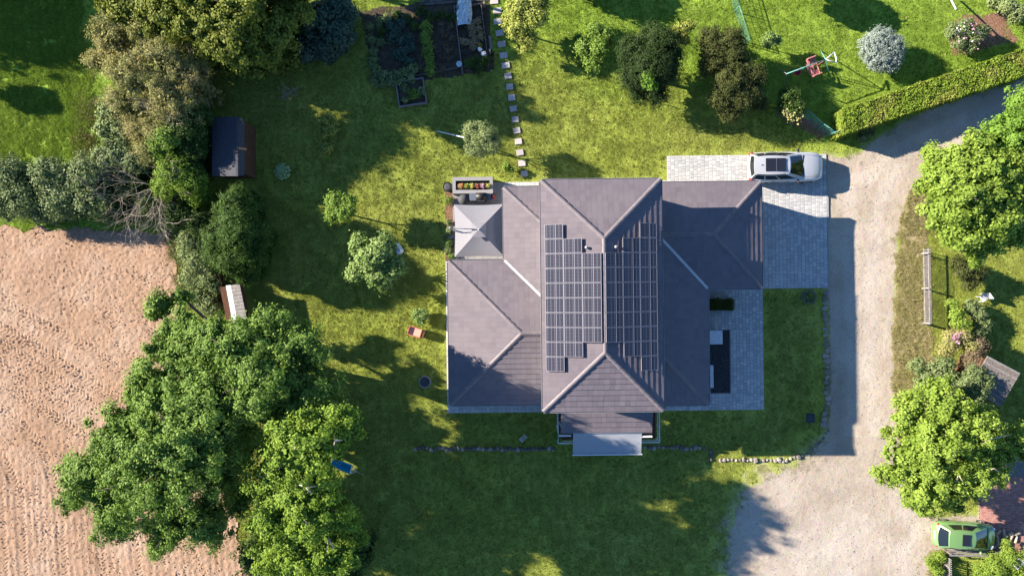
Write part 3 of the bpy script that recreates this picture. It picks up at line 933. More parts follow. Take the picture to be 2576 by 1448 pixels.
# ---- lower roofs
xl, yb, yn = -8.74, -6.42, 2.10       # west wing
xn, yt = -5.42, 6.42                  # north-west part
xe, gy0, gy1 = 9.85, 0.31, 6.58       # garage wing
xs, ysb = 6.62, -6.56                 # south-east part
mx_, my_ = 3.31, 6.39                 # main eave half sizes
wm = 2.80                             # main wall half width
def zz(run): return ZE + run * PIT
low = MB()
hd = (yn - yb) / 2
apx, apy = xl + hd, (yn + yb) / 2
gh = (gy1 - gy0) / 2
gax, gay = xe - gh, (gy1 + gy0) / 2
XW, XE = -2.82, 2.82
polys = []
def S_(poly, d, e0): polys.append((poly, d, e0))
S_([(xl, yn), (apx, apy), (xl, yb)], (-1, 0), (xl, 0))
S_([(xl, yb), (apx, apy), (XW, apy), (XW, yb)], (0, -1), (0, yb))
# north slope of the west wing, cut by the valley against the north-west part
vlen = XW - xn
S_([(xl, yn), (xn, yn), (XW, yn - vlen), (XW, apy), (apx, apy)], (0, 1), (0, yn))
S_([(xn, yt), (XW, yt - vlen), (XW, yn - vlen), (xn, yn)], (-1, 0), (xn, 0))
S_([(xn, yt), (XW, yt), (XW, yt - vlen)], (0, 1), (0, yt))
# east side
S_([(XE, gy1), (xe, gy1), (gax, gay), (XE, gay)], (0, 1), (0, gy1))
S_([(xe, gy1), (xe, gy0), (gax, gay)], (1, 0), (xe, 0))
ev = xs - XE
S_([(xe, gy0), (xs, gy0), (xs - gh, gay), (gax, gay)], (0, -1), (0, gy0))
S_([(xs, gy0), (xs, ysb), (XE, ysb + ev), (XE, gay), (xs - gh, gay)], (1, 0), (xs, 0))
S_([(xs, ysb), (XE, ysb), (XE, ysb + ev)], (0, -1), (0, ysb))
lows = []
for sel in (range(0, 5), range(5, 10)):
    roof_low = MB()
    for k in sel:
        poly, d, e0 = polys[k]
        deck(roof_low, [(p[0], p[1], zz(-((p[0] - e0[0]) * d[0] + (p[1] - e0[1]) * d[1]))) for p in poly])
    rl_o = roof_low.build('lower_roof', M['deckboard'], house)
    rest = MB()
    for k in sel:
        poly, d, e0 = polys[k]
        slope(rl_o, rest, poly, d, e0, ZE, PIT, False)
    o = rest.build('roof_tiling', M['tile'], rl_o); o['kind'] = 'stuff'
    lows.append(rl_o)
for a, b in (((xl, yn, ZE), (apx, apy, zz(hd))), ((xl, yb, ZE), (apx, apy, zz(hd))), ((apx, apy, zz(hd)), (XW, apy, zz(hd))),
             ((xn, yt, ZE), (XW, yt - vlen, zz(vlen))), ((xe, gy1, ZE), (gax, gay, zz(gh))), ((xe, gy0, ZE), (gax, gay, zz(gh))),
             ((gax, gay, zz(gh)), (XE, gay, zz(gh))), ((xs, ysb, ZE), (XE, ysb + ev, zz(ev)))):
    ridge_line(lows[0 if a[0] < 0 else 1], a, b)
for a, b in (((xn, yn, ZE), (XW, yn - vlen, zz(vlen))), ((xs, gy0, ZE), (xs - gh, gy0 + gh, zz(gh)))):
    m = MB()
    m.beam(Vector(a) + Vector((0, 0, 0.055)), Vector(b) + Vector((0, 0, 0.055)), 0.15, 0.04)
    m.build('valley_flashing', M['flash'], lows[0 if a[0] < 0 else 1])
for a, b, od in (((xl, yb, ZE), (xl, yn, ZE), (-1, 0)), ((xl, yn, ZE), (xn - 0.1, yn, ZE), (0, 1)), ((xn, yn + 0.1, ZE), (xn, yt, ZE), (-1, 0)), ((xn, yt, ZE), (XW, yt, ZE), (0, 1)),
                 ((xl, yb, ZE), (XW, yb, ZE), (0, -1)), ((XE, gy1, ZE), (xe, gy1, ZE), (0, 1)), ((xe, gy0, ZE), (xe, gy1, ZE), (1, 0)), ((xs + 0.1, gy0, ZE), (xe, gy0, ZE), (0, -1)),
                 ((xs, ysb, ZE), (xs, gy0 - 0.1, ZE), (1, 0)), ((XE, ysb, ZE), (xs, ysb, ZE), (0, -1))):
    gutter(a, b, house, od)
# ---- main roof
rm = MB()
R1, R2 = (0, my_ - mx_, ZM + mx_ * PIT), (0, -(my_ - mx_), ZM + mx_ * PIT)
A_, B_, C_, D_ = (-mx_, my_), (mx_, my_), (mx_, -my_), (-mx_, -my_)
mp = [([A_, R1[:2], R2[:2], D_], (-1, 0), (-mx_, 0)), ([B_, C_, R2[:2], R1[:2]], (1, 0), (mx_, 0)), ([A_, B_, R1[:2]], (0, 1), (0, my_)), ([D_, C_, R2[:2]], (0, -1), (0, -my_))]
for poly, d, e0 in mp:
    deck(rm, [(p[0], p[1], ZM + PIT * -((p[0] - e0[0]) * d[0] + (p[1] - e0[1]) * d[1])) for p in poly])
rm_o = rm.build('main_roof', M['deckboard'], house)
rest = MB()
for k in (2, 3, 0, 1):
    poly, d, e0 = mp[k]
    slope(rm_o, rest, poly, d, e0, ZM, PIT, True)
o = rest.build('roof_tiling', M['tile'], rm_o); o['kind'] = 'stuff'
for a, b in (((*A_, ZM), R1), ((*B_, ZM), R1), ((*C_, ZM), R2), ((*D_, ZM), R2), (R1, R2)):
    ridge_line(rm_o, a, b, 0.135)
for a, b, od in ((A_, D_, (-1, 0)), (B_, C_, (1, 0)), (A_, B_, (0, 1)), (D_, C_, (0, -1))):
    gutter((*a, ZM), (*b, ZM), house, od)
# ---- walls
wb = MB()
wb.box((0, 0, 2.72), (2 * wm, 2 * 5.88, 5.44))
wb.build('wall', M['render'], house)
wb = MB()
wb.box(((xl + .5 - 2.802) / 2, (yb + yn) / 2, 1.40), (-2.802 - xl - .5, yn - yb - 1.0, 2.8))
wb.box(((xn + .5 - 2.802) / 2, (yn - .5 + yt - .5) / 2, 1.40), (-2.802 - xn - .5, yt - yn, 2.8))
wb.build('wall', M['render'], house)
wb = MB()
wb.box(((xe - .35 + 2.802) / 2, (gy0 + gy1) / 2, 1.40), (xe - .35 - 2.802, gy1 - gy0 - .7, 2.8))
wb.box(((xs - .4 + 2.802) / 2, (ysb + .5 + gy0 + .35) / 2, 1.40), (xs - .4 - 2.802, gy0 + .35 - ysb - .5 - 0.002, 2.8))
wb.build('wall', M['render'], house)
# garage door and a few openings on the faces the drone nearly sees
m = MB(); m.box((xe - .34, (gy0 + gy1) / 2, 1.12), (0.06, 2.6, 2.2)); gd_o = m.build('garage_door', M['whitepaint'], house)
m = MB()
for k in range(5): m.box((xe - .30, (gy0 + gy1) / 2, 0.25 + k * 0.43), (0.03, 2.5, 0.38))
m.build('door_panel', M['whitepaint'], gd_o)
def window(c, n, w, h, parent):
    m = MB()
    t = Vector((-n[1], n[0], 0)); nn = Vector((n[0], n[1], 0)); c = Vector(c)
    for s_ in (-1, 1):
        m.beam(c + t * (s_ * w / 2) - Vector((0, 0, h / 2)) + nn * .02, c + t * (s_ * w / 2) + Vector((0, 0, h / 2)) + nn * .02, 0.07, 0.07)
        m.beam(c - t * (w / 2 - .036) + Vector((0, 0, s_ * h / 2)) + nn * .02, c + t * (w / 2 - .036) + Vector((0, 0, s_ * h / 2)) + nn * .02, 0.07, 0.07)
    o = m.build('window', M['whitepaint'], parent)
    m = MB()
    m.beam(c - t * (w / 2 - .03) + nn * .012, c + t * (w / 2 - .03) + nn * .012, 0.02, h - .06)
    m.build('pane', M['glass'], o)
for y in (-4.2, -2.0, 0.2): window((xl + .49, y, 1.4), (-1, 0), 1.4, 1.3, house)
window((xn + .49, 4.0, 1.15), (-1, 0), 2.0, 2.1, house)
for x in (-1.4, 1.4): window((x, -5.89, 1.15), (0, -1), 1.6, 2.1, house)
for x in (-1.4, 1.4): window((x, -5.89, 4.3), (0, -1), 1.3, 1.2, house)
for y in (-4.0, -1.2): window((xs - .39, y, 1.4), (1, 0), 1.2, 1.2, house)
# ---- roof vents
for px, py, lab in ((1475, 622, 0), (1549, 621, 1)):
    z = 6.45
    p = Lp(px, py, z)
    m = MB(); m.smooth = True
    zr_ = ZM + PIT * (mx_ - abs(p.x))
    m.lathe([(0.06, 0), (0.06, 0.16), (0.085, 0.18), (0.085, 0.22), (0.03, 0.25)], (p.x, p.y, zr_ + 0.02), 12)
    m.build('vent_pipe', M['gutter'], rm_o)
# ---- solar panels
PW, PH = 0.985, 0.925     # along the eave (picture y) / up the slope
PW = 0.805; PHs = 1.045
def panel_meshes():
    fr = MB()
    w, h = PHs / 2 - .006, PW / 2 - .006
    for a, b in (((-w, -h + .012), (w, -h + .012)), ((-w, h - .012), (w, h - .012))):
        fr.beam((a[0], a[1], 0), (b[0], b[1], 0), 0.018, 0.045)
    for a, b in (((-w + .012, -h + .024), (-w + .012, h - .024)), ((w - .012, -h + .024), (w - .012, h - .024)), ((-w + 0.61, -h + .024), (-w + 0.61, h - .024))):
        fr.beam((a[0], a[1], 0), (b[0], b[1], 0), 0.024, 0.045)
    fr.box((0, 0, -0.02), (2 * w - .06, 2 * h - .09, 0.004))
    for sx in (-0.3, 0.3):
        for sy in (-0.3, 0.3):
            fr.box((sx, sy, -0.10), (0.05, 0.05, 0.155))
    c1 = MB(); c1.box((0.0, 0, 0), (0.575, 2 * h - .052, 0.012))
    c2 = MB(); c2.box((0.0, 0, 0), (2 * w - 0.66, 2 * h - .052, 0.012))
    return fr.mesh('solar_panel', M['alu']), c1.mesh('cell_field', M['cells']), c2.mesh('cell_field', M['cells']), w
fme, c1me, c2me, pw_ = panel_meshes()
ang = math.atan(PIT)
def put_panel(x, y, side):
    # slope-local frame: panel X axis points towards +x (house east) along the slope
    rise = -side     # west slope rises towards +x
    z = ZM + PIT * (mx_ - abs(x)) + 0.19
    o = link('solar_panel', fme, house)
    o.location = (x, y, z)
    o.rotation_euler = (0, -ang * (1 if x < 0 else -1), 0)
    for me, cx in ((c1me, -pw_ + 0.312), (c2me, -pw_ + 0.622 + (2 * pw_ - 0.66) / 2)):
        q = link('cell_field', me, o)
        q.location = (cx, 0, 0.008)
def rows(px0, px1, pxb0, pxb1, py0, py1, n, zc, side):
    for i in range(n):
        t = (i + .5) / n
        px = (px0 + px1) / 2 + ((pxb0 + pxb1) / 2 - (px0 + px1) / 2) * t
        py = py0 + (py1 - py0) * t
        p = Lp(px, py, zc)
        rows_y.append((p.x, p.y))
        put_panel(p.x, p.y, side)
cp_ = cos(ang) * PHs
for col, (side, nrow) in enumerate(((-1, 10), (-1, 8), (-1, 6), (1, 6), (1, 8), (1, 10))):
    x = (-3.16 + cp_ * (col + .5)) if side < 0 else (0.03 + cp_ * (col - 3 + .5))
    for i in range(nrow):
        y = -0.10 + (i - (nrow - 1) / 2) * (PW + 0.004)
        put_panel(x, y, side)

# ------------------------------------------------------------------ porch with awning on the south side
porch = empty('porch', HC, 'tiled lean-to porch with white railing posts on the south side of the house', 'porch', None, TH)
px0, px1 = Lp(1411, 1085, 2.45).x, Lp(1640, 1085, 2.45).x
pyb, pyt, pz0, pz1 = Lp(1525, 1084, 2.45).y, -5.90, 2.45, 3.15
ppit = (pz1 - pz0) / (pyt - pyb)
m = MB(); deck(m, [(px0, pyb, pz0), (px1, pyb, pz0), (px1, pyt, pz1), (px0, pyt, pz1)], 0.12)
pr = m.build('porch_roof', M['deckboard'], porch)
rest = MB()
sv = TILES_LEFT['n']; TILES_LEFT['n'] = 200
slope(pr, rest, [(px0, pyb), (px1, pyb), (px1, pyt), (px0, pyt)], (0, -1), (0, pyb), pz0, ppit, True)
if rest.v:
    o = rest.build('roof_tiling', M['tile'], pr); o['kind'] = 'stuff'
gutter((px0, pyb, pz0), (px1, pyb, pz0), porch, (0, -1))
m = MB()
for x in (px0 + .1, (px0 + px1) / 2, px1 - .1): m.box((x, pyb + .15, 1.15), (0.12, 0.12, 2.3))
m.build('post', M['whitepaint'], porch)
rx0, rx1, ry0, ry1 = Lp(1404, 1113, 1).x, Lp(1659, 1113, 1).x, Lp(1525, 1113, 1).y, Lp(1404, 1040, 1).y
m = MB()
m.box(((rx0 + rx1) / 2, (ry0 + ry1) / 2 + .2, 0.05), (rx1 - rx0 - .1, ry1 - ry0, 0.14))
dk = m.build('deck', M['brownwood'], porch)
m = MB()
for k in range(14):
    y = ry0 + 0.1 + k * (ry1 - ry0 - 0.1) / 13
    m.box(((rx0 + rx1) / 2, y, 0.135), (rx1 - rx0 - .12, 0.13, 0.03))
m.build('deck_board', M['brownwood'], dk)
for a, b in (((rx0, ry1, 1), (rx0, ry0, 1)), ((rx1, ry1, 1), (rx1, ry0, 1)), ((rx0, ry0, 1), (rx1, ry0, 1))):
    m = MB(); m.beam(a, b, 0.07, 0.05); m.beam(Vector(a) - Vector((0, 0, .5)), Vector(b) - Vector((0, 0, .5)), 0.03, 0.03)
    m.build('handrail', M['whitepaint'], porch)
for p in ((rx0, ry0 + .05), (rx0, ry1), (rx1, ry0 + .05), (rx1, ry1), (rx0, (ry0 + ry1) / 2), (rx1, (ry0 + ry1) / 2), ((rx0 + rx1) / 2, ry0)):
    m = MB(); m.box((p[0], p[1], 0.485), (0.09, 0.09, 0.97)); m.build('railing_post', M['whitepaint'], porch)
for xx, yy in ((Lp(1424, 1094, 2.2).x, Lp(1424, 1095, 2.2).y), (Lp(1628, 1097, 2.2).x, Lp(1628, 1097, 2.2).y)):
    m = MB(); m.beam((xx - .45, yy, 2.2), (xx + .3, yy, 2.2), 0.10, 0.10); m.build('beam_end', M['whitepaint'], porch)
# awning fabric, slightly sagging
aw = empty('awning', HC, 'grey-blue cloth awning rolled out from the porch roof', 'awning', None, TH)
ax0, ax1 = Lp(1442, 1088, 2.36).x, Lp(1615, 1088, 2.36).x
ay0, ay1 = Lp(1525, 1088, 2.36).y, Lp(1525, 1142, 2.02).y
m = MB(); m.smooth = True
NX, NY = 12, 8
vs = []
for j in range(NY + 1):
    for i in range(NX + 1):
        u, v = i / NX, j / NY
        vs.append((ax0 + (ax1 - ax0) * u, ay0 + (ay1 - ay0) * v, 2.36 + (2.02 - 2.36) * v - 0.05 * sin(pi * v) + 0.006 * sin(u * 19)))
m.add(vs, [(j * (NX + 1) + i, j * (NX + 1) + i + 1, (j + 1) * (NX + 1) + i + 1, (j + 1) * (NX + 1) + i) for j in range(NY) for i in range(NX)])
m.build('cloth', M['awning'], aw)
m = MB(); m.beam((ax0 - .06, ay1 - .02, 2.01), (ax1 + .06, ay1 - .02, 2.01), 0.07, 0.09); m.build('front_bar', M['whitepaint'], aw)
m = MB(); m.tube([(ax0 - .05, ay0 + .05, 2.36), (ax1 + .05, ay0 + .05, 2.36)], 0.07, 8); m.build('roller_tube', M['whitepaint'], aw)
for x in (ax0 + .15, ax1 - .15):
    m = MB(); m.beam((x, ay0, 2.27), (x + (.25 if x > 5 else -.0), (ay0 + ay1) / 2, 2.08), 0.05, 0.05); m.beam((x, (ay0 + ay1) / 2, 2.08), (x, ay1, 1.96), 0.05, 0.05)
    m.build('folding_arm', M['whitepaint'], aw)

# ------------------------------------------------------------------ patio fittings
def at(px, py, z=0): return W(px, py, z)
def box_hedge(name, label, pts, h, leafm, n, group=None, size=0.05, cat='hedge', inset=0.05, sd_=1):
    """clipped hedge over a quad footprint (world xy corners, ccw), leaves on every face"""
    rng = np.random.default_rng(sd_)
    c = Vector((sum(p[0] for p in pts) / 4, sum(p[1] for p in pts) / 4, 0))
    root = empty(name, c, label, cat, group)
    q = [Vector((p[0] - c.x, p[1] - c.y, 0)) for p in pts]
    qi = [p * (1 - inset / max(p.length, .01)) for p in q]
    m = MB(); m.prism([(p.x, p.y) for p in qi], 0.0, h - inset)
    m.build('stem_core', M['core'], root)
    V, T = [], []
    faces = [((q[0] + Vector((0, 0, h))), q[1] - q[0], q[3] - q[0], Vector((0, 0, 1)), q[2] - q[1] - q[3] + q[0])]
    for i in range(4):
        a, b = q[i], q[(i + 1) % 4]
        nn = Vector(((b - a).y, -(b - a).x, 0)).normalized()
        faces.append((a, b - a, Vector((0, 0, h)), nn, Vector()))
    areas = [f[1].cross(f[2]).length for f in faces]
    tot = sum(areas)
    for (o_, e1, e2, nn, tw), ar in zip(faces, areas):
        k = int(n * ar / tot)
        u, v = rng.random(k), rng.random(k)
        base = np.array(o_)[None] + u[:, None] * np.array(e1)[None] + v[:, None] * np.array(e2)[None] + (u * v)[:, None] * np.array(tw)[None]
        bx, by = base[:, 0] + c.x, base[:, 1] + c.y
        bump_ = (fbm(bx, by + base[:, 2], 0.5, 3) - 0.5) * 0.22
        base += np.array(nn)[None] * (bump_ + rng.normal(0, 0.025, k))[:, None]
        nrm = np.array(nn)[None] + rng.normal(0, 0.6, (k, 3))
        V.append(leaf_quads(base, nrm, size * rng.uniform(0.6, 1.4, k), rng))
        T.append(np.clip(0.5 + bump_ * 2.5 + rng.normal(0, .2, k), 0, 1))
    V = np.concatenate(V); T = np.repeat(np.concatenate(T), 4)
    link('foliage', np_mesh('foliage', V, 4, leafm, T), root)
    return root

def leaf_quads(pos, nrm, size, rng, aspect=0.62):
    n = len(pos)
    nrm = nrm / (np.linalg.norm(nrm, axis=1, keepdims=True) + 1e-9)
    r = rng.normal(0, 1, (n, 3))
    a = np.cross(nrm, r)
    a /= (np.linalg.norm(a, axis=1, keepdims=True) + 1e-9)
    b = np.cross(nrm, a)
    s = size[:, None] if np.ndim(size) else size
    L, Wd = a * s, b * s * aspect
    V = np.stack([pos - L * 0.5, pos + Wd * 0.5 - L * 0.05, pos + L * 0.5, pos - Wd * 0.5 - L * 0.05], 1)
    return V

def P4(pts, z=0): return [tuple(W(a, b, z))[:2] for a, b in pts]
box_hedge('box_planting', 'small clipped dark box hedge on the shaded patio beside the house wall', P4([(1776, 779), (1837, 779), (1837, 753), (1776, 753)]), 0.7, M['boxleaf'], 5000, sd_=3)
c0 = Lp(1800, 848, 1.2)
hp = empty('heat_pump', HC + Matrix.Rotation(TH, 3, 'Z') @ Vector((c0.x - .05, c0.y, 0)), 'pale boxy heat pump unit standing against the house wall on dark gravel', 'heat pump', None, TH)
m = MB(); m.box((0, 0, 0.66), (0.85, 0.78, 1.2)); m.build('casing', M['whiteplastic'], hp)
m = MB(); m.box((0, 0, 1.275), (0.92, 0.84, 0.03)); m.build('lid', M['whiteplastic'], hp)
m = MB(); m.box((-.3, 0, .03), (.1, .7, .06)); m.box((.3, 0, .03), (.1, .7, .06)); m.build('foot', M['black'], hp)
m = MB(); m.tube([(.43, 0, .7), (.45, 0, .7)], .3, 20); m.build('fan_grille', M['black'], hp)
b0, b1 = Lp(1779, 975, .45), Lp(1794, 918, .45)
bn = empty('bench', HC + Matrix.Rotation(TH, 3, 'Z') @ Vector(((b0.x + b1.x) / 2, (b0.y + b1.y) / 2, 0)), 'long pale slatted bench against the house wall beside dark gravel', 'bench', None, TH)
bl = b1.y - b0.y
for k in range(4):
    m = MB(); m.box((-.15 + k * .105, 0, .44), (.09, bl, .03)); m.build('seat_slat', M['whiteplastic'], bn)
for y in (-bl / 2 + .15, bl / 2 - .15):
    m = MB(); m.box((0, y, .21), (.34, .06, .42)); m.build('leg', M['greymetal'], bn)
ga, gb_ = Lp(1770, 988), Lp(1835, 829)
m = MB(); m.prism([(ga.x, ga.y), (gb_.x, ga.y), (gb_.x, gb_.y), (ga.x, gb_.y)], -0.1, 0.03)
o = m.build('gravel_bed', M['darkgravel']); o.location = HC; o.rotation_euler = (0, 0, TH); o['kind'] = 'structure'
ck = src_obj('slate_chip', rock_mesh('slate_chip', M['darkgravel'], rg))
npb = 2600
xs_, ys_ = rg.uniform(ga.x + .05, gb_.x - .05, npb), rg.uniform(ga.y + .05, gb_.y - .05, npb)
o = scatter('slate_chips', np.stack([xs_, ys_, np.full(npb, .035)], -1), ck, 0.015, 0.045, tilt=.5)
o.location = HC; o.rotation_euler = (0, 0, TH)
m = MB()
m.box((gb_.x + .02, (ga.y + gb_.y) / 2, .03), (.05, gb_.y - ga.y, .12)); m.box(((ga.x + gb_.x) / 2, ga.y - .01, .03), (gb_.x - ga.x - .02, .05, .12))
o = m.build('bed_edging', M['greywood']); o.location = HC; o.rotation_euler = (0, 0, TH); o['kind'] = 'structure'

# ------------------------------------------------------------------ trees and shrubs
def leaf_cloud(blobs, n, size, rng, clump=0.5, up=0.45, core=0.25, low=-0.35, aspect=0.62):
    """leaves in tufts over a set of ellipsoids (cx,cy,cz,rx,ry,rz)"""
    B = np.array(blobs, float)
    ar = (B[:, 3] * B[:, 4] + B[:, 3] * B[:, 5])
    nt = np.maximum(3, (ar / ar.sum() * max(8, ar.sum() * (5.5 if clump < .4 else 2.3) / clump ** 2)).astype(int))
    tc, to = [], []
    for b, k in zip(B, nt):
        d = rng.normal(0, 1, (k * 3, 3)); d /= np.linalg.norm(d, axis=1, keepdims=True)
        d = d[d[:, 2] > low][:k]
        rad = rng.uniform(0.55, 1.06 if clump < .4 else 1.22, len(d)) ** 0.8
        tc.append(b[:3] + d * b[3:6] * rad[:, None]); to.append(d)
    tc, to = np.concatenate(tc), np.concatenate(to)
    nc = int(n * core)
    k = rng.integers(0, len(tc), n - nc)
    sz = clump * rng.uniform(0.55, 1.25, len(tc))
    off = rng.normal(0, 0.42 if clump < .4 else .37, (n - nc, 3)) * sz[k][:, None]
    off[:, 2] *= 0.75
    pos = tc[k] + off
    nrm = to[k] * 0.7 + off * 0.6 / sz[k][:, None] + rng.normal(0, 0.45, (n - nc, 3))
    nrm[:, 2] += up
    ttint = rng.random(len(tc))
    t = np.clip(ttint[k] * 0.55 + rng.random(n - nc) * 0.45, 0, 1)
    V = [leaf_quads(pos, nrm, size * rng.uniform(0.6, 1.35, n - nc), rng, aspect)]
    T = [t]
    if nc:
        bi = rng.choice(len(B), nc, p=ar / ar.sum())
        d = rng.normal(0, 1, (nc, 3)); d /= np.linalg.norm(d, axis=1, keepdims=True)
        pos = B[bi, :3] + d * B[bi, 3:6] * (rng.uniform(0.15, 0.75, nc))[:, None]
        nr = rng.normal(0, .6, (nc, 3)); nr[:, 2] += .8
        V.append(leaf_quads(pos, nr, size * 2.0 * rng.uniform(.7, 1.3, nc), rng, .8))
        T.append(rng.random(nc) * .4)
    return np.concatenate(V), np.repeat(np.concatenate(T), 4)

TREE_N = [0]
def tree(name, label, cat, base, blobs, leafm, n, size, trunk=0.16, clump=0.5, bark='bark', seed=None, up=0.45, group=None, squash=0.8, core=0.25, low=-0.35, aspect=0.62, limbs=True, crown_name='crown', skirt=False):
    """base: picture point of the trunk foot; blobs: (px, py, z, r[m]) as seen in the picture"""
    TREE_N[0] += 1
    rng = np.random.default_rng(seed or 100 + TREE_N[0])
    wb_ = [W(b[0], b[1], b[2]) for b in blobs]
    if base is None:
        cx = sum(p.x for p in wb_) / len(wb_); cy = sum(p.y for p in wb_) / len(wb_)
        bp = Vector((cx, cy, 0))
    else:
        bp = W(*base)
    root = empty(name, bp, label, cat, group)
    BL = [(p.x - bp.x, p.y - bp.y, p.z, b[3], b[3] * rng.uniform(.9, 1.1), b[3] * squash) for p, b in zip(wb_, blobs)]
    V, T = leaf_cloud(BL, n, size, rng, clump, up, core, low, aspect)
    if skirt:    # foliage carried down to the ground, added to block low sun under the crowns
        V2, T2 = leaf_cloud([(b[0] * (.9 if b[2] < 5 else .72), b[1] * .9, b[2] * .42, b[3] * .9, b[4] * .9, b[2] * .42) for b in BL], int(n * .35), size * 1.5, rng, clump, up, core, -1, aspect)
        V, T = np.concatenate([V, V2]), np.concatenate([T, T2])
    V[..., 2] = np.maximum(V[..., 2], 0.02)
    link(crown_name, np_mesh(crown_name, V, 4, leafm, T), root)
    m = MB(); m.smooth = True
    ztop = max(b[2] for b in BL)
    cxm_ = sum(b[0] for b in BL) / len(BL); cym_ = sum(b[1] for b in BL) / len(BL)
    fork = Vector((cxm_ * .45, cym_ * .45, max(.15, ztop * .42)))
    if trunk > 0:
        m.tube([(0, 0, -0.1), (fork.x * .3, fork.y * .3, fork.z * .4), fork], [trunk * 1.25, trunk, trunk * .8], 8)
        if limbs:
            for b in BL:
                c = Vector(b[:3])
                mid = fork.lerp(c, .5) + Vector((rng.normal(0, .12), rng.normal(0, .12), .1)) * b[3]
                tip = c + Vector((c.x - cxm_, c.y - cym_, .3)).normalized() * b[3] * .75
                m.tube([fork, mid, c, tip], [trunk * .6, trunk * .4, trunk * .25, trunk * .08], 6)
                for k in range(3):
                    dd = Vector(rng.normal(0, 1, 3)); dd.z = abs(dd.z) * .6
                    m.tube([c, c + dd.normalized() * b[3] * .55, c + dd.normalized() * b[3] * .95 + Vector((0, 0, .1))], [trunk * .2, trunk * .12, trunk * .04], 5)
        m.build('trunk', M[bark], root)
    return root

# big trees between field and garden
tree('oak_tree', 'largest oak, wide dark green crown overhanging the ploughed field', 'tree', (640, 1040), [
    (430, 1000, 7.2, 1.9), (330, 1090, 6.6, 2.0), (470, 1130, 8.5, 2.6), (250, 1200, 5.6, 1.7), (370, 1210, 7.4, 2.3), (530, 1040, 8.2, 2.1), (560, 1170, 3.6, 1.5),
    (430, 1320, 5.2, 1.35), (195, 1190, 4.8, 1.0), (185, 1260, 4.4, .75), (520, 1310, 5.4, 1.45), (290, 1290, 5.6, 1.45), (610, 1100, 4.2, 1.4), (400, 1370, 4.2, .75), (600, 1250, 2.6, 1.1), (360, 960, 6.0, 1.0)],
    M['oak'], 120000, 0.145, 0.30, 0.50)
tree('oak_tree', 'oak in front of the small grey shed, crown reaching over field edge', 'tree', (700, 905), [
    (545, 850, 6.6, 1.5), (640, 842, 6.4, 1.2), (500, 900, 6.4, 1.5), (600, 900, 8.0, 1.8), (690, 845, 6.9, 1.5), (765, 890, 7.3, 1.4), (660, 970, 8.8, 1.7), (410, 770, 4.6, .75), (455, 745, 4.4, .55), (385, 790, 4.2, .5), (800, 990, 7.8, 1.3), (560, 970, 7.2, 1.5), (730, 1020, 8, 1.5), (400, 880, 5, .8), (470, 815, 5.2, .8), (430, 840, 5.0, .7)],
    M['oak'], 86000, 0.145, 0.26, 0.48)
tree('oak_tree', 'yellowing oak above the blue hammock with pale limbs showing', 'tree', (830, 1080), [
    (705, 1190, 8.4, 1.45), (770, 1130, 9.8, 1.7), (845, 1070, 9.2, 1.15), (800, 1205, 9.4, 1.1), (700, 1290, 7.6, 1.6), (790, 1270, 8.8, 1.7), (850, 1290, 8.0, 1.0), (760, 1370, 7.0, 1.6), (840, 1390, 7.4, 1.2), (690, 1380, 4.6, 1.4), (880, 1340, 5.5, .9)],
    M['oak2'], 88000, 0.145, 0.28, 0.46)
tree('hazel_shrub', 'unseen understory shrub added beneath the oak crowns to block low sun', 'shrub', None, [(800, 1010, 1.6, 1.2), (760, 1060, 1.6, 1.2), (780, 1110, 1.8, 1.1), (730, 960, 1.5, 1.1)], M['darkleaf'], 12000, 0.16, 0.06, 0.4, skirt=True)  # added understory hidden under the crowns, closes the sunlit gap between trunks
tree('hazel_shrub', 'low dark green shrub growing under the hammock oak at field corner', 'shrub', None, [(640, 1400, 1.5, 1.2), (690, 1430, 1.6, 1.3), (900, 1380, 2.0, 1.3), (870, 1430, 2, 1.2)], M['darkleaf'], 14000, 0.15, 0.06, 0.4)
def limbs_on(root, polys_, mat, r=.055):
    for pl_ in polys_:
        m = MB(); m.smooth = True
        pts = [W(*p) - root.location for p in pl_]
        m.tube(pts, [r * (1 - .75 * i / (len(pts) - 1)) for i in range(len(pts))], 6)
        m.build('limb', mat, root)
oak3 = [o for o in bpy.data.objects if o.name.startswith('oak_tree')][-1]
limbs_on(oak3, [[(770, 1240, 9.0), (748, 1216, 10.4), (772, 1226, 10.7), (800, 1221, 10.5)], [(772, 1226, 10.65), (786, 1242, 10.3)], [(790, 1310, 8.6), (745, 1286, 9.8), (770, 1312, 10.3), (775, 1326, 10.0)],
                [(838, 1080, 9.6), (843, 1108, 10.6), (836, 1140, 10.3)], [(843, 1108, 10.6), (862, 1106, 10.3)], [(840, 1380, 8), (826, 1352, 9.3), (822, 1385, 9.0)], [(735, 1090, 9), (742, 1130, 11.3)]], M['palebark'], .07)
# top edge
tree('linden_tree', 'tall yellow-green broad tree at the top edge above the garden shed', 'tree', (660, 130), [
    (430, 30, 4.4, 1.5), (520, 50, 5.0, 1.6), (610, 20, 5.4, 1.6), (600, 100, 5.0, 1.5), (690, 80, 4.0, 1.3), (740, 20, 3.6, 1.2), (500, -40, 5.4, 1.7), (520, 130, 3.8, .9), (340, 20, 3.8, 1.2), (680, -40, 4.4, 1.5), (670, 130, 3.6, .8), (270, 8, 3.4, 1.0)],
    M['linden'], 62000, 0.17, 0.24, 0.5, skirt=True)
tree('elder_shrub', 'dark blue-green rounded shrub in shade right of the yellow-green tree', 'shrub', None, [(800, 50, 2.0, 1.1), (845, 80, 1.7, 1.0), (815, 115, 1.4, .8), (765, 115, 1.4, .8), (850, 20, 1.8, 1.0)], M['teal_leaf'], 15000, 0.18, 0.05, 0.3, skirt=True)
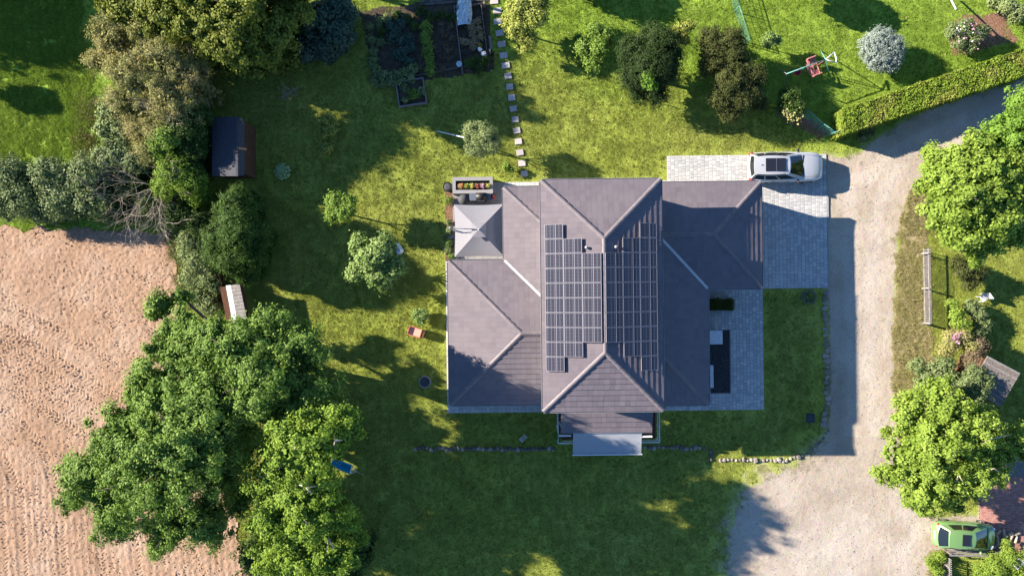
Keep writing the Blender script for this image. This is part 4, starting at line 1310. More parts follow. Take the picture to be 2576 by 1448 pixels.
tree('willow_thicket', 'brownish olive thicket of thin twigs beside the bright meadow', 'thicket', None, [
    (280, 100, 3.60, 1.3), (330, 190, 4.20, 1.4), (410, 150, 4.50, 1.4), (430, 240, 3.90, 1.3), (310, 260, 3.00, 1.1), (470, 190, 4.20, 1.1), (240, 150, 2.40, .8), (380, 290, 3.00, 1.1), (470, 270, 3.30, 1.0), (370, 80, 3.90, 1.1)],
    M['olive'], 46000, 0.10, 0.05, 0.42, aspect=.45, skirt=True)
# shrub belt on the left
tree('dogwood_shrub', 'pale grey-green shrub with round leaves at the meadow edge', 'shrub', None, [(285, 280, 2.55, .85), (270, 325, 2.25, .75), (305, 310, 2.40, .7)], M['pale'], 7000, 0.15, 0.05, 0.3, skirt=True)
tree('dogwood_shrub', 'greyish shrub below the pale one, above the bare dead branches', 'shrub', None, [(300, 380, 2.40, .9), (265, 400, 2.25, .8), (340, 400, 2.40, .8)], M['greyleaf'], 8000, 0.13, 0.05, 0.3, skirt=True)
tree('rose_thicket', 'straw-coloured tangled bush in the middle of the shrub belt', 'thicket', None, [(350, 320, 2.70, 1.0), (400, 330, 3.00, 1.0), (370, 380, 2.70, .9), (420, 300, 3.00, .8)], M['olive'], 15000, 0.09, 0.05, 0.3, aspect=.4, skirt=True)
tree('hazel_shrub', 'yellow-green leafy bush left of the dark evergreen patch', 'shrub', None, [(420, 345, 3.30, .7), (400, 370, 3.00, .6)], M['bright'], 5000, 0.13, 0.05, 0.3, skirt=True)
tree('holly_shrub', 'dark green shrub beside the weathered fence and grey garden shed', 'shrub', None, [(470, 320, 3.0, 1.0), (490, 370, 2.6, .8), (500, 290, 2.9, .7), (480, 430, 2.2, .7)], M['darkleaf'], 12000, 0.13, 0.06, 0.3, skirt=True)
tree('hornbeam_shrub', 'bright green dense rounded bush left of the garden shed corner', 'shrub', None, [(440, 430, 2.5, 1.1), (480, 460, 2.2, 1.0), (420, 470, 2.0, .9), (490, 490, 1.7, .7)], M['oak2'], 17000, 0.10, 0.06, 0.26, skirt=True)
for k, (bl_, lab) in enumerate((([(30, 440, 1.95, 1.2), (60, 500, 1.84, 1.2), (0, 510, 1.72, 1.1), (-40, 450, 1.84, 1.2)], 'grey-green field hedge bush at the left picture edge'),
                               ([(130, 440, 2.07, 1.2), (150, 505, 1.84, 1.1), (110, 530, 1.49, .8)], 'grey-green field hedge bush, second from the meadow corner'),
                               ([(220, 440, 2.07, 1.2), (235, 505, 1.84, 1.1), (180, 480, 1.84, 1.0)], 'grey-green field hedge bush, nearest the bare dead branches'))):
    tree('hedge_shrub', lab, 'shrub', None, bl_, M['greyleaf'], 15000, 0.13, 0.07, 0.34, group='bushes along the ploughed field', skirt=True)
tree('bramble_shrub', 'dark bramble bush behind the bare dead branches at the field corner', 'shrub', None, [(330, 470, 1.49, .9), (380, 510, 1.38, .9), (450, 540, 1.38, .9), (500, 560, 1.26, .8), (300, 530, 1.26, .8)], M['darkleaf'], 14000, 0.12, 0.05, 0.3, skirt=True)
tree('conifer_tree', 'feathery dark conifer between the two garden sheds', 'tree', None, [(600, 590, 3.7, 1.0), (560, 600, 3.0, 1.15), (620, 640, 2.8, 1.1), (640, 590, 3.0, 1.0), (580, 650, 2.99, 1.0), (545, 640, 2.53, .8), (620, 690, 2.07, .7), (600, 560, 3.4, 1.0)], M['larch'], 40000, 0.22, 0.16, 0.32, aspect=.16, core=.3, skirt=True)
tree('conifer_tree', 'upright dark conifer touching the feathery one, nearest the garden shed', 'tree', None, [(590, 515, 3.3, .85), (570, 535, 2.8, .8), (610, 535, 2.7, .9), (600, 495, 2.8, .7)], M['larch'], 18000, 0.20, 0.14, 0.3, aspect=.16, core=.3, skirt=True)
tree('ivy_bank', 'pale green ivy-covered bank along the ploughed field corner', 'ivy', None, [(480, 610, 1.03, .8), (500, 660, 1.03, .9), (480, 700, 0.80, .7), (520, 700, 0.92, .8), (500, 750, 0.69, .7), (545, 720, 0.80, .6), (530, 770, 0.69, .7), (470, 640, 0.69, .6)], M['pale'], 15000, 0.10, 0.0, 0.25, skirt=True)

# dead tree with bare branches
rng = np.random.default_rng(55)
dead = empty('dead_tree', W(430, 480), 'bare dead branches sprawling over the shrubs at the field edge', 'dead tree')
m = MB(); m.smooth = True
def twig(p, d, L, r, lev):
    pts = [p]
    q, dd = Vector(p), Vector(d)
    for i in range(4):
        dd = (dd + Vector(rng.normal(0, .22, 3))).normalized()
        q = q + dd * (L / 4)
        q.z = max(q.z, .15)
        pts.append(q.copy())
    m.tube(pts, [r, r * .8, r * .6, r * .45, r * .25], 5)
    if lev > 0:
        for k in range(6 if lev > 1 else 5):
            t = rng.integers(1, 5)
            ang_ = rng.normal(0, .7)
            nd = Matrix.Rotation(ang_, 3, 'Z') @ dd
            twig(pts[t], (nd + Vector((0, 0, rng.normal(.05, .2)))).normalized(), L * rng.uniform(.45, .75), r * .5, lev - 1)
for tx, ty, L in ((390, 590, 2.6), (330, 560, 2.8), (450, 580, 2.6), (480, 570, 2.4), (300, 520, 3.0), (350, 600, 2.8), (370, 420, 2.0), (470, 600, 2.8), (270, 470, 2.8), (280, 500, 2.6), (300, 450, 2.3), (420, 600, 2.4), (250, 540, 2.6), (500, 530, 2.0)):
    tgt = W(tx, ty, .8) - W(430, 480)
    tgt.z = .15
    twig(Vector((0, 0, 1.9)), tgt.normalized(), L, .024, 2)
m.tube([(0, 0, -.1), (.05, .05, 1), (0, 0, 2.0)], [.14, .1, .06], 7)
m.build('trunk', M['palebark'], dead)

th = empty('bare_twigs', W(400, 190), 'dry pale twigs sticking out of the olive thicket by the meadow', 'twigs')
for bx, by in ((330, 150), (400, 130), (440, 200), (380, 240), (460, 160), (300, 220), (420, 270)):
    m = MB(); m.smooth = True
    c_ = W(bx, by, 4.3) - W(400, 190)
    for k in range(7):
        a_ = rng.uniform(0, 2 * pi)
        twig(c_ + Vector((0, 0, -.6)), Vector((cos(a_), sin(a_), rng.uniform(.2, .6))).normalized(), rng.uniform(.9, 1.6), .016, 1)
    m.build('branch', M['palebark'], th)

# lawn trees and plants
tree('maple_tree', 'young light green lawn tree with rounded open crown', 'tree', (960, 662), [(900, 620, 2.8, .55), (960, 630, 3.2, .8), (900, 680, 2.6, .6), (950, 690, 2.8, .75), (990, 670, 2.8, .65), (930, 650, 3.3, .7), (965, 715, 2.3, .4), (885, 690, 2.3, .35), (905, 600, 2.5, .35), (970, 600, 2.7, .35)], M['maple'], 11000, 0.16, 0.055, 0.30, core=.12)
tree('olive_tree', 'silvery olive-like ball-crowned tree beside the stepping stone path', 'tree', (1212, 375), [(1190, 335, 2.2, .65), (1225, 340, 2.5, .65), (1200, 375, 2.2, .65), (1235, 365, 2.3, .6), (1215, 320, 2.2, .4)], M['pale'], 11000, 0.10, 0.05, 0.24, core=.15, aspect=.35)
tree('apple_tree', 'half-shaded young tree on the lawn left of the parasol', 'tree', (882, 540), [(845, 510, 2.1, .55), (870, 530, 2.3, .6), (840, 540, 2.0, .5), (880, 505, 2.1, .4)], M['bright'], 7000, 0.12, 0.05, 0.26, core=.15)
tree('currant_bush', 'yellowish bush in the dappled shade right of the garden shed', 'shrub', None, [(825, 305, 1.0, .5), (815, 330, .9, .45), (835, 325, .9, .4)], M['yellow'], 2600, 0.11, 0.03, 0.22)
tree('currant_bush', 'smaller yellow-leaved bush just below the other in the shade', 'shrub', None, [(820, 372, .7, .38), (812, 385, .6, .25)], M['yellow'], 1500, 0.11, 0.03, 0.2)
tree('hydrangea_bush', 'round bright bush on the sunny lawn above the red play tray', 'shrub', None, [(1050, 790, .55, .36), (1066, 792, .55, .36), (1057, 803, .5, .36)], M['maple'], 2600, 0.12, 0.03, 0.15, core=.2)
tree('raspberry_bush', 'small bush casting shade by the last stepping stones', 'shrub', None, [(1275, 420, .5, .26), (1285, 428, .4, .2)], M['bright'], 700, 0.09, 0.02, 0.15)
for k, (x, y, lab) in enumerate(((722, 240, 'leafless twiggy bush in deep shade, left of its twin'), (738, 232, 'leafless twiggy bush in deep shade, right of its twin'))):
    r_ = empty('bare_shrub', W(x, y), lab, 'shrub')
    m = MB()
    for j in range(22):
        a = rng.uniform(0, 2 * pi); e = rng.uniform(.3, 1.2)
        d = Vector((cos(a) * cos(e), sin(a) * cos(e), sin(e)))
        m.tube([(0, 0, 0), d * .4, d * .8 + Vector(rng.normal(0, .1, 3))], [.012, .008, .004], 4)
    m.build('twig', M['palebark'], r_)
# hosta: every big leaf a piece of its own
hosta = empty('hosta', W(712, 432), 'round clump of big pale hosta leaves in the shaded lawn', 'plant')
lm = MB(); lm.smooth = True
lv = []
for j in range(6):
    t = j / 5
    w = .085 * sin(pi * min(1, t * .9 + .1)) ** .8
    lv += [(t * .3, -w, .04 * sin(pi * t)), (t * .3, 0, .02 + .04 * sin(pi * t) - .012), (t * .3, w, .04 * sin(pi * t))]
lm.add(lv, [(j * 3 + i, j * 3 + i + 1, j * 3 + i + 4, j * 3 + i + 3) for j in range(5) for i in range(2)])
lme = lm.mesh('leaf', M['hostaleaf'])
for ring, (n_, rad, zt_, tl) in enumerate(((17, .38, .22, .35), (13, .20, .34, .1), (8, .02, .42, -.2), (4, -.1, .46, -.3))):
    for k in range(n_):
        a = 2 * pi * k / n_ + rng.uniform(-.15, .15)
        o = link('leaf', lme, hosta)
        o.location = (cos(a) * rad * .8, sin(a) * rad * .8, zt_)
        o.rotation_euler = (rng.uniform(-.25, .25), tl + rng.uniform(-.15, .15), a)
        o.scale = (1.0, 1.25, 1) if ring == 0 else (.85, 1.1, 1)

# north side shrubs
tree('mock_orange_shrub', 'sunlit yellow-green shrub beside the top of the stepping stone path', 'shrub', None, [(1310, 20, 2.2, .8), (1345, 40, 2.3, .8), (1310, 70, 2.0, .75), (1330, 100, 1.7, .55), (1355, 10, 2.2, .7), (1322, 122, 1.2, .3), (1290, 50, 1.7, .6)], M['yellow'], 14000, 0.13, 0.06, 0.32)
tree('lilac_shrub', 'open pale green shrub between the yellow shrub and dark yew', 'shrub', None, [(1500, 80, 1.6, .6), (1470, 120, 1.5, .55), (1510, 120, 1.7, .6), (1490, 160, 1.3, .5), (1525, 95, 1.6, .5), (1455, 100, 1.2, .3)], M['bright'], 8000, 0.12, 0.05, 0.28)
tree('yew_tree', 'biggest dark yew, dense round crown on the north lawn', 'tree', None, [(1600, 130, 2.3, 1.21), (1660, 110, 2.6, 1.21), (1640, 170, 2.8, 1.32), (1600, 190, 2.2, 1.16), (1670, 180, 2.5, 1.04), (1650, 235, 1.9, 0.83), (1610, 230, 1.8, 0.77), (1690, 135, 2.2, 0.83), (1640, 85, 2.0, 0.77)], M['yew'], 46000, 0.085, 0.14, 0.26, core=.2, aspect=.5)
tree('ash_sapling', 'bright green sapling sprouting out of the dark yew crown', 'sapling', None, [(1632, 195, 3.3, .35), (1640, 215, 3.1, .3), (1622, 210, 3.0, .25)], M['limegreen'], 700, 0.16, 0.03, 0.2)
tree('cypress_shrub', 'bronze-tinged dark evergreen, upper one beside the wire fence end', 'shrub', None, [(1790, 110, 2.0, 0.99), (1840, 110, 2.2, 0.99), (1800, 150, 2.0, 0.88), (1850, 140, 2.2, 0.77), (1780, 170, 1.6, 0.66)], M['bronze'], 24000, 0.085, 0.12, 0.26, core=.2, aspect=.5)
tree('cypress_shrub', 'bronze-tinged dark evergreen, lower one reaching down the north lawn', 'shrub', None, [(1840, 200, 2.2, 0.94), (1815, 240, 1.9, 0.88), (1860, 250, 1.9, 0.83), (1835, 280, 1.5, 0.72)], M['bronze'], 20000, 0.085, 0.1, 0.26, core=.2, aspect=.5)
tree('cypress_shrub', 'bronze-tinged dark evergreen with rusty tips, closest to the swing', 'shrub', None, [(1900, 190, 2.0, 0.77), (1890, 230, 1.9, 0.77), (1910, 260, 1.4, 0.55), (1875, 175, 2.0, 0.66)], M['bronze'], 14000, 0.085, 0.1, 0.26, core=.2, aspect=.5)
tree('elm_sapling', 'yellow-green feathery sapling between the yew and bronze evergreens', 'sapling', None, [(1715, 75, 1.6, .45), (1735, 65, 1.7, .35), (1720, 100, 1.3, .35), (1700, 85, 1.3, .3)], M['yellow'], 2600, 0.13, 0.03, 0.2)
tree('elm_sapling', 'pale sapling left of the swing set in front of dark shade', 'sapling', None, [(1935, 95, 1.3, .35), (1950, 100, 1.2, .35), (1930, 110, 1.0, .3)], M['maple'], 1700, 0.12, 0.03, 0.2)
tree('viburnum_shrub', 'dark shrub with yellow leaf tips below the swing set', 'shrub', None, [(1985, 245, 1.4, .65), (2000, 270, 1.4, .65), (1975, 275, 1.2, .55), (1990, 290, 1.1, .45)], M['darkleaf'], 9000, 0.10, 0.05, 0.24)
tree('silver_willow', 'ball-shaped silvery blue shrub on the neighbouring lawn', 'shrub', None, [(2200, 120, 1.0, .95), (2235, 120, 1.1, .95), (2215, 100, 1.2, .85), (2210, 150, 1.0, .85), (2240, 150, 1.0, .75)], M['silverleaf'], 22000, 0.11, 0.06, 0.22, aspect=.35, core=.2)
tree('rose_bush', 'mixed flowering bush with pink blooms in the far flowerbed', 'shrub', None, [(2400, 80, .8, .55), (2430, 70, 1.0, .55), (2455, 90, .9, .5), (2415, 110, .7, .45), (2470, 80, .8, .4), (2440, 120, .6, .4)], M['greyleaf'], 9000, 0.10, 0.04, 0.22)
tree('spirea_bush', 'pale green bush at the top right picture corner', 'shrub', None, [(2535, 15, .9, .5), (2560, 30, .9, .5), (2550, 50, .7, .3), (2500, 10, .5, .4)], M['pale'], 5000, 0.11, 0.04, 0.22)
# right side
tree('norway_maple', 'lime-yellow broad tree overhanging the gravel road and picket fence', 'tree', (2420, 500), [
    (2380, 430, 4.4, 1.3), (2440, 400, 5.0, 1.4), (2500, 450, 5.6, 1.5), (2420, 480, 5.6, 1.5), (2370, 520, 4.6, 1.2), (2440, 560, 5.0, 1.4), (2510, 540, 5.2, 1.4), (2400, 590, 4.0, 1.0), (2460, 625, 3.6, .9), (2350, 460, 3.8, .9), (2550, 500, 5, 1.2), (2345, 400, 3.6, .6), (2540, 590, 4.2, 1)], M['lime'], 56000, 0.17, 0.24, 0.45)
tree('hornbeam_tree', 'vivid green tree at the right edge beside the lane', 'tree', None, [(2570, 270, 4.2, 1.1), (2530, 330, 4.4, 1.1), (2580, 340, 5.0, 1.4), (2500, 370, 3.8, .8), (2560, 400, 4.6, 1.1), (2600, 420, 4.4, 1.2), (2475, 345, 3.0, .5), (2610, 280, 4.6, 1.2)], M['limegreen'], 30000, 0.15, 0.2, 0.4)
tree('walnut_tree', 'yellow-green spreading tree between road and red brick yard', 'tree', (2400, 1110), [
    (2310, 1060, 4.4, 1.3), (2380, 1030, 4.8, 1.3), (2290, 1150, 4.6, 1.3), (2370, 1130, 5.6, 1.6), (2450, 1090, 5.2, 1.4), (2450, 1180, 5.2, 1.4), (2340, 1220, 4.6, 1.3), (2240, 1190, 3.6, .7), (2510, 1130, 4.6, 1.1), (2390, 1245, 3.8, .9), (2485, 1195, 4.2, .8), (2215, 1190, 3.4, .35), (2225, 1085, 3.2, .25), (2330, 1285, 3.0, .5), (2290, 1240, 3.6, .7), (2560, 1110, 4.4, 1.0), (2360, 980, 3.6, .8), (2290, 1000, 3.4, .6)],
    M['lime'], 60000, 0.15, 0.22, 0.42, core=.12)
wal = [o for o in bpy.data.objects if o.name.startswith('walnut_tree')][-1]
limbs_on(wal, [[(2440, 1130, 5.6), (2490, 1105, 6.3), (2545, 1092, 6.0)], [(2400, 1230, 4.4), (2412, 1195, 6.6), (2425, 1215, 6.4)], [(2470, 1190, 5.5), (2500, 1178, 6.6), (2520, 1190, 6.0)]], M['palebark'], .06)
tree('elder_shrub', 'low green shrub at the road side left of the plank-roofed shed', 'shrub', None, [(2370, 930, 1.3, .8), (2330, 960, 1.0, .7), (2390, 970, 1.6, .8), (2350, 1000, 1.3, .7), (2310, 920, .8, .5)], M['greyleaf'], 12000, 0.12, 0.05, 0.28)
tree('buddleia_shrub', 'dark shrub with pink blossoms at the end of the picket fence', 'shrub', None, [(2395, 855, 1.2, .6), (2420, 850, 1.2, .55), (2380, 880, 1.1, .5), (2440, 870, 1.2, .5)], M['olive'], 9000, 0.10, 0.05, 0.24)
tree('dogwood_shrub', 'reddish brown bush near the neighbour lawn, left of the plank roof', 'shrub', None, [(2450, 900, 1.4, .6), (2465, 870, 1.3, .5), (2440, 925, 1.3, .5)], M['brownleaf'], 8000, 0.09, 0.05, 0.22)
tree('juniper_shrub', 'grey-green bush leaning over the plank-roofed shed', 'shrub', None, [(2450, 950, 2.4, .8), (2430, 985, 2.2, .8), (2460, 1000, 2.6, .7), (2400, 1010, 2.0, .7), (2440, 1035, 2.4, .7), (2480, 960, 2.6, .45)], M['greyleaf'], 15000, 0.09, 0.06, 0.26)
tree('forsythia_shrub', 'bright yellow-green bush behind the picket fence', 'shrub', None, [(2405, 790, 1.0, .45), (2415, 815, 1.0, .5), (2395, 765, .8, .3), (2420, 830, .8, .35)], M['lime'], 5000, 0.12, 0.04, 0.22)
tree('barberry_shrub', 'dark brownish bush in the shade of the lime-yellow tree', 'shrub', None, [(2430, 680, 1.3, .65), (2455, 690, 1.2, .6), (2440, 710, 1.0, .5), (2410, 660, 1.2, .5)], M['bronze'], 8000, 0.10, 0.05, 0.24)
tree('peony_bush', 'mixed border bush on the neighbour lawn by the white garden chair', 'shrub', None, [(2465, 790, .8, .45), (2445, 770, .7, .45), (2480, 815, .7, .4), (2460, 840, .8, .4)], M['greyleaf'], 5000, 0.10, 0.04, 0.2)
tree('bamboo_bush', 'lime green feathery bush around the tilted garden solar lamp', 'shrub', None, [(2500, 1425, 1.0, .8), (2540, 1400, 1.1, .7), (2560, 1440, 1.0, .8), (2470, 1440, .8, .6), (2590, 1410, 1.1, .8), (2530, 1365, .9, .3)], M['lime'], 15000, 0.14, 0.05, 0.26, aspect=.25)
tree('weed_patch', 'yellowing weeds against the end of the lower right picket fence', 'weeds', None, [(2345, 1415, .4, .4), (2365, 1400, .4, .35), (2360, 1435, .4, .4)], M['lime'], 2600, 0.12, 0.0, 0.2, aspect=.3)
tree('fern_patch', 'dim leafy weeds under the hedge end beside the lane', 'weeds', None, [(2185, 330, .3, .4), (2170, 345, .3, .3)], M['greyleaf'], 1600, 0.12, 0.0, 0.2)
# trees just outside the picture whose shade falls into it
for k, (bl_, lab) in enumerate((([(-480, -190, 4.5, 2.3), (-420, -150, 4.5, 2.0), (-560, -110, 4.5, 2.0), (-380, -210, 4.4, 2.0)], 'broad tree outside the left picture edge, shading the meadow'),
                               ([(-215, 150, 2.4, .5), (-235, 160, 2.4, .5)], 'small round tree outside the meadow edge'),
                               ([(640, -150, 4.8, 1.8), (710, -140, 4.0, 1.4), (760, -130, 3.2, 1.1)], 'tall tree above the vegetable garden, outside the top edge'),
                               ([(1430, -90, 2.0, 1.0), (1380, -100, 2.0, 1.0)], 'tree outside the top edge, right of the stepping stones'),
                               ([(2030, -60, 2.0, .8), (1990, -80, 2.2, .9)], 'tree outside the top edge above the swing'))):
    tree('shade_tree', lab, 'tree', None, bl_, M['linden'], 9000, 0.3, 0.2, 0.6)

# ------------------------------------------------------------------ long clipped hedge on the lane
hz = 1.65
def hq(a, b, c, d): return [tuple(W(*p, hz))[:2] for p in (a, b, c, d)]
hp_ = [W(2119, 276, hz), W(2124, 338, hz), W(2576, 197, hz), W(2576, 122, hz), W(2700, 150, hz), W(2700, 80, hz)]
box_hedge('clipped_hedge', 'long straight clipped lime-green hedge along the gravel lane', [tuple(hp_[1])[:2], tuple(hp_[4])[:2], tuple(hp_[5])[:2], tuple(hp_[0])[:2]], hz, M['hedgeleaf'], 52000, size=.10, sd_=8)

# ------------------------------------------------------------------ stones and stepping slabs
ORD = 'first second third fourth fifth sixth seventh eighth ninth tenth eleventh twelfth thirteenth fourteenth fifteenth sixteenth seventeenth eighteenth nineteenth twentieth'.split()
def ordinal(k):
    if k < 20: return ORD[k]
    if k + 1 == 30: return 'thirtieth'
    return ('twenty-' if k + 1 < 30 else 'thirty-') + ORD[(k + 1) % 10 - 1]
def stone(px, py, r, label, group, mats=None, sx=1.3):
    me = rock_mesh('boulder', mats or M['stone'], rg, flat=.75)
    o = link('boulder', me)
    o.location = W(px, py) + Vector((0, 0, r * .3))
    o.scale = (r * rg.uniform(.9, sx), r * rg.uniform(.8, 1.1), r)
    o.rotation_euler = (0, 0, rg.uniform(0, 6.28))
    return tag(o, label, 'stone', group)
LB1 = 'rough pale boulder in the row edging the shaded lawn beside the gravel road'
for k in range(26):
    y = 736 + k * 13.2
    x = 2074 + 8 * (k / 25) - (0 if k < 22 else (k - 21) * 3)
    stone(x + rg.uniform(-3, 3), y, rg.uniform(.14, .24), ordinal(k) + ' pale boulder beside the gravel road, counted from the paved drive down', 'boulders along the gravel road')
LB2 = 'small pale boulder in the curved row between lower lawn and gravel yard'
for k in range(22):
    x = 1812 + k * 9.8
    y = 1157 + (0 if k < 18 else -(k - 17) * 3.2) + rg.uniform(-2, 2)
    stone(x, y, rg.uniform(.09, .18), ordinal(k) + ' small pale boulder of the curved lower row, counted from its porch end', 'boulders of the lower curved row')
for k in range(8):
    stone(2035 + k * 7, 1140 - k * 8 + rg.uniform(-3, 3), rg.uniform(.08, .15), ordinal(k) + ' small stone where the curved lower row climbs to the road', 'boulders of the lower curved row')
LB3 = 'weathered stone in the low dry wall below the west wing lawn'
for k in range(36):
    x = 1045 + k * 9.9
    stone(x, 1128 + rg.uniform(-2.5, 2.5), rg.uniform(.12, .17), ordinal(k) + ' stone of the low dry wall, counted towards the porch', 'stones of the low garden wall', M['wallstone'] if rg.random() < .6 else M['stone'])
LB4 = 'grey stone in the short wall right of the porch'
for k in range(14):
    x = 1622 + k * 11.5
    stone(x, 1125 + rg.uniform(-2.5, 2.5), rg.uniform(.13, .2), ordinal(k) + ' stone of the short wall right of the porch, counted from it', 'stones right of the porch', M['wallstone'] if rg.random() < .6 else M['stone'])
for k in range(4):
    stone(1786 + rg.uniform(-2, 6), 1134 + k * 7, rg.uniform(.12, .17), ordinal(k) + ' stone in the corner turn at the short wall end', 'stones right of the porch', M['wallstone'])
ss = [(1243, 4), (1251, 28), (1252, 55), (1257, 84), (1262, 112), (1267, 140), (1272, 165), (1278, 192), (1282, 219), (1287, 246), (1291, 274), (1296, 301), (1300, 329), (1304, 356), (1308, 384), (1313, 411), (1319, 437)]
for k, (x, y) in enumerate(ss):
    m = MB(); m.t = rg.random()
    w = .52 if k < 7 else .45
    m.box((0, 0, .03), (w, .38, .09), 0, .95)
    o = m.build('stepping_stone', M['stepstone'])
    o.location = W(x, y); o.rotation_euler = (0, 0, .12 + rg.uniform(-.06, .06))
    tag(o, ordinal(16 - k) + ' square stepping stone of the lawn path, counted from the house', 'stepping stone', 'stepping stones of the lawn path')

# ------------------------------------------------------------------ vehicles
def car(name, label, cat, loc, rz, paint, st, gh, extra):
    root = empty(name, loc, label, cat, None, rz)
    m = MB(); m.smooth = True
    rings = []
    for x, w, zb, zt, cr in st:
        half = [(0, zb), (w * .82, zb), (w * .97, zb + .12), (w, zb + (zt - zb) * .45), (w * .985, zb + (zt - zb) * .75), (w * .93, zt - .045), (w * .80, zt), (w * .4, zt + cr * .8), (0, zt + cr)]
        ring = [(x, y, z) for y, z in half] + [(x, -y, z) for y, z in half[-2:0:-1]]
        rings.append(ring)
    n = len(rings[0])
    vs = [p for r in rings for p in r]
    fs = [(i * n + k, i * n + (k + 1) % n, (i + 1) * n + (k + 1) % n, (i + 1) * n + k) for i in range(len(rings) - 1) for k in range(n)]
    m.add(vs, fs)
    m.smooth = False
    m.add(rings[0], [tuple(range(n))]); m.add(rings[-1], [tuple(range(n - 1, -1, -1))])
    m.build('body', paint, root)
    # cabin: lower outline / upper outline, roof crowned
    (xb0, xb1, wbz, zb_), (xt0, xt1, wt, zt_) = gh['base'], gh['top']
    def lerp(a, b, t): return a + (b - a) * t
    def side_pt(s, t, v):      # s along (0 rear..1 front), v height fraction
        x = lerp(lerp(xb0, xb1, s), lerp(xt0, xt1, s), v)
        bul = 1 - .10 * (2 * s - 1) ** 2 - .04 * (s ** 3)
        y = lerp(wbz, wt, v) * bul
        return Vector((x, t * y, lerp(zb_, zt_, v) - .05 * v * (2 * s - 1) ** 2))
    NS = 10
    m = MB(); m.smooth = True
    vs, fs = [], []
    for t in (1, -1):
        b = len(vs)
        for s in range(NS + 1):
            for v in (0, .5, 1): vs.append(side_pt(s / NS, t, v))
        for s in range(NS):
            for v in range(2):
                q = (b + s * 3 + v, b + (s + 1) * 3 + v, b + (s + 1) * 3 + v + 1, b + s * 3 + v + 1)
                fs.append(q if t < 0 else q[::-1])
    m.add(vs, fs)
    vs, fs = [], []
    NR = 6
    for s in range(NS + 1):
        a, c = side_pt(s / NS, 1, 1), side_pt(s / NS, -1, 1)
        for k in range(NR + 1):
            u = k / NR
            p = a.lerp(c, u)
            bow = (1 - (2 * u - 1) ** 2)
            p.z += .045 * bow
            p.x += (.07 if s == NS else 0) * bow * 1 - (.05 if s == 0 else 0) * bow
            vs.append(p)
    for s in range(NS):
        for k in range(NR):
            fs.append((s * (NR + 1) + k, s * (NR + 1) + k + 1, (s + 1) * (NR + 1) + k + 1, (s + 1) * (NR + 1) + k))
    m.add(vs, [f[::-1] for f in fs])
    rear_rows = []
    for s, sg in ((0, -1), (1, 1)):
        vs2 = []
        for v in (0, .5, 1):
            a, c = side_pt(s, 1, v), side_pt(s, -1, v)
            for k in range(NR + 1):
                u = k / NR
                p = a.lerp(c, u)
                bow = (1 - (2 * u - 1) ** 2)
                p.x += sg * bow * (.13 * (1 - v) + (.07 if s else .05) * v)
                p.z += .045 * bow * v
                vs2.append(p)
        fs2 = [(v * (NR + 1) + k, v * (NR + 1) + k + 1, (v + 1) * (NR + 1) + k + 1, (v + 1) * (NR + 1) + k) for v in range(2) for k in range(NR)]
        m.add(vs2, fs2 if s else [f[::-1] for f in fs2])
        # glass slightly proud of the shell
        gm_ = MB(); gm_.smooth = True
        gv = []
        vv = (.06, .5, .94) if s else gh.get('rearv', (.25, .6, .95))
        for v in vv:
            a, c = side_pt(s, 1, v), side_pt(s, -1, v)
            for k in range(NR + 1):
                u = .05 + .90 * k / NR
                p = a.lerp(c, u)
                bow = (1 - (2 * u - 1) ** 2)
                p.x += sg * (bow * (.13 * (1 - v) + (.07 if s else .05) * v) + .010)
                p.z += .045 * bow * v + .006
                gv.append(p)
        gm_.add(gv, fs2 if s else [f[::-1] for f in fs2])
        gm_.build('windscreen' if s else 'rear_window', M['glass'], root)
    m.build('cabin', paint, root)
    for t in (1, -1):
        for s0, s1 in gh['side']:
            gm_ = MB(); gm_.smooth = True
            gv = []
            for k in range(5):
                s = lerp(s0, s1, k / 4)
                for v in (.08, .5, .86):
                    p = side_pt(s, t, v); p.y += t * .010; p.z += .004
                    gv.append(p)
            q = [(k * 3 + v, (k + 1) * 3 + v, (k + 1) * 3 + v + 1, k * 3 + v + 1) for k in range(4) for v in range(2)]
            gm_.add(gv, q if t < 0 else [f[::-1] for f in q])
            gm_.build('side_window', M['glass'], root)
    L = st[-1][0] - st[0][0]
    wmax = max(s_[1] for s_ in st)
    for x in extra['axles']:
        for t in (1, -1):
            R = extra['wr']
            m = MB(); m.smooth = True
            m.tube([(x, t * (wmax - .24), R), (x, t * (wmax - .01), R)], R, 20)
            o = m.build('wheel', M['tyre'], root)
            m = MB(); m.tube([(x, t * (wmax - .02), R), (x, t * (wmax + .004), R)], R * .64, 16); m.build('rim', M['rim'], o)
    for t in (1, -1):
        mx0, mz = extra['mirror']
        m = MB(); m.smooth = True
        m.box((mx0, t * (wmax + .075), mz), (.13, .17, .13), 0, .8); m.beam((mx0 + .02, t * (wmax - .10), mz - .05), (mx0, t * (wmax + .02), mz - .03), .06, .05)
        m.build('mirror', extra['mirmat'], root)
        m = MB(); m.smooth = True
        for pt in [extra['tail']]:
            x, y, z, dx, dy, dz = pt
            m.box((x, t * y, z), (dx, dy, dz), t * .35, .8)
        m.build('tail_light', M['redlamp'], root)
        x, y, z, dx, dy, dz = extra['head']
        m = MB(); m.smooth = True
        m.box((x, t * y, z), (dx, dy, dz), -t * .45, .75)
        m.build('headlight', M['lamp'], root)
    hx0, hx1 = xb1 + .10, st[-3][0]
    m = MB(); m.box((xb1 + .07, 0, zb_ + .035), (.07, wbz * 1.55, .02)); m.build('cowl', M['black'], root)
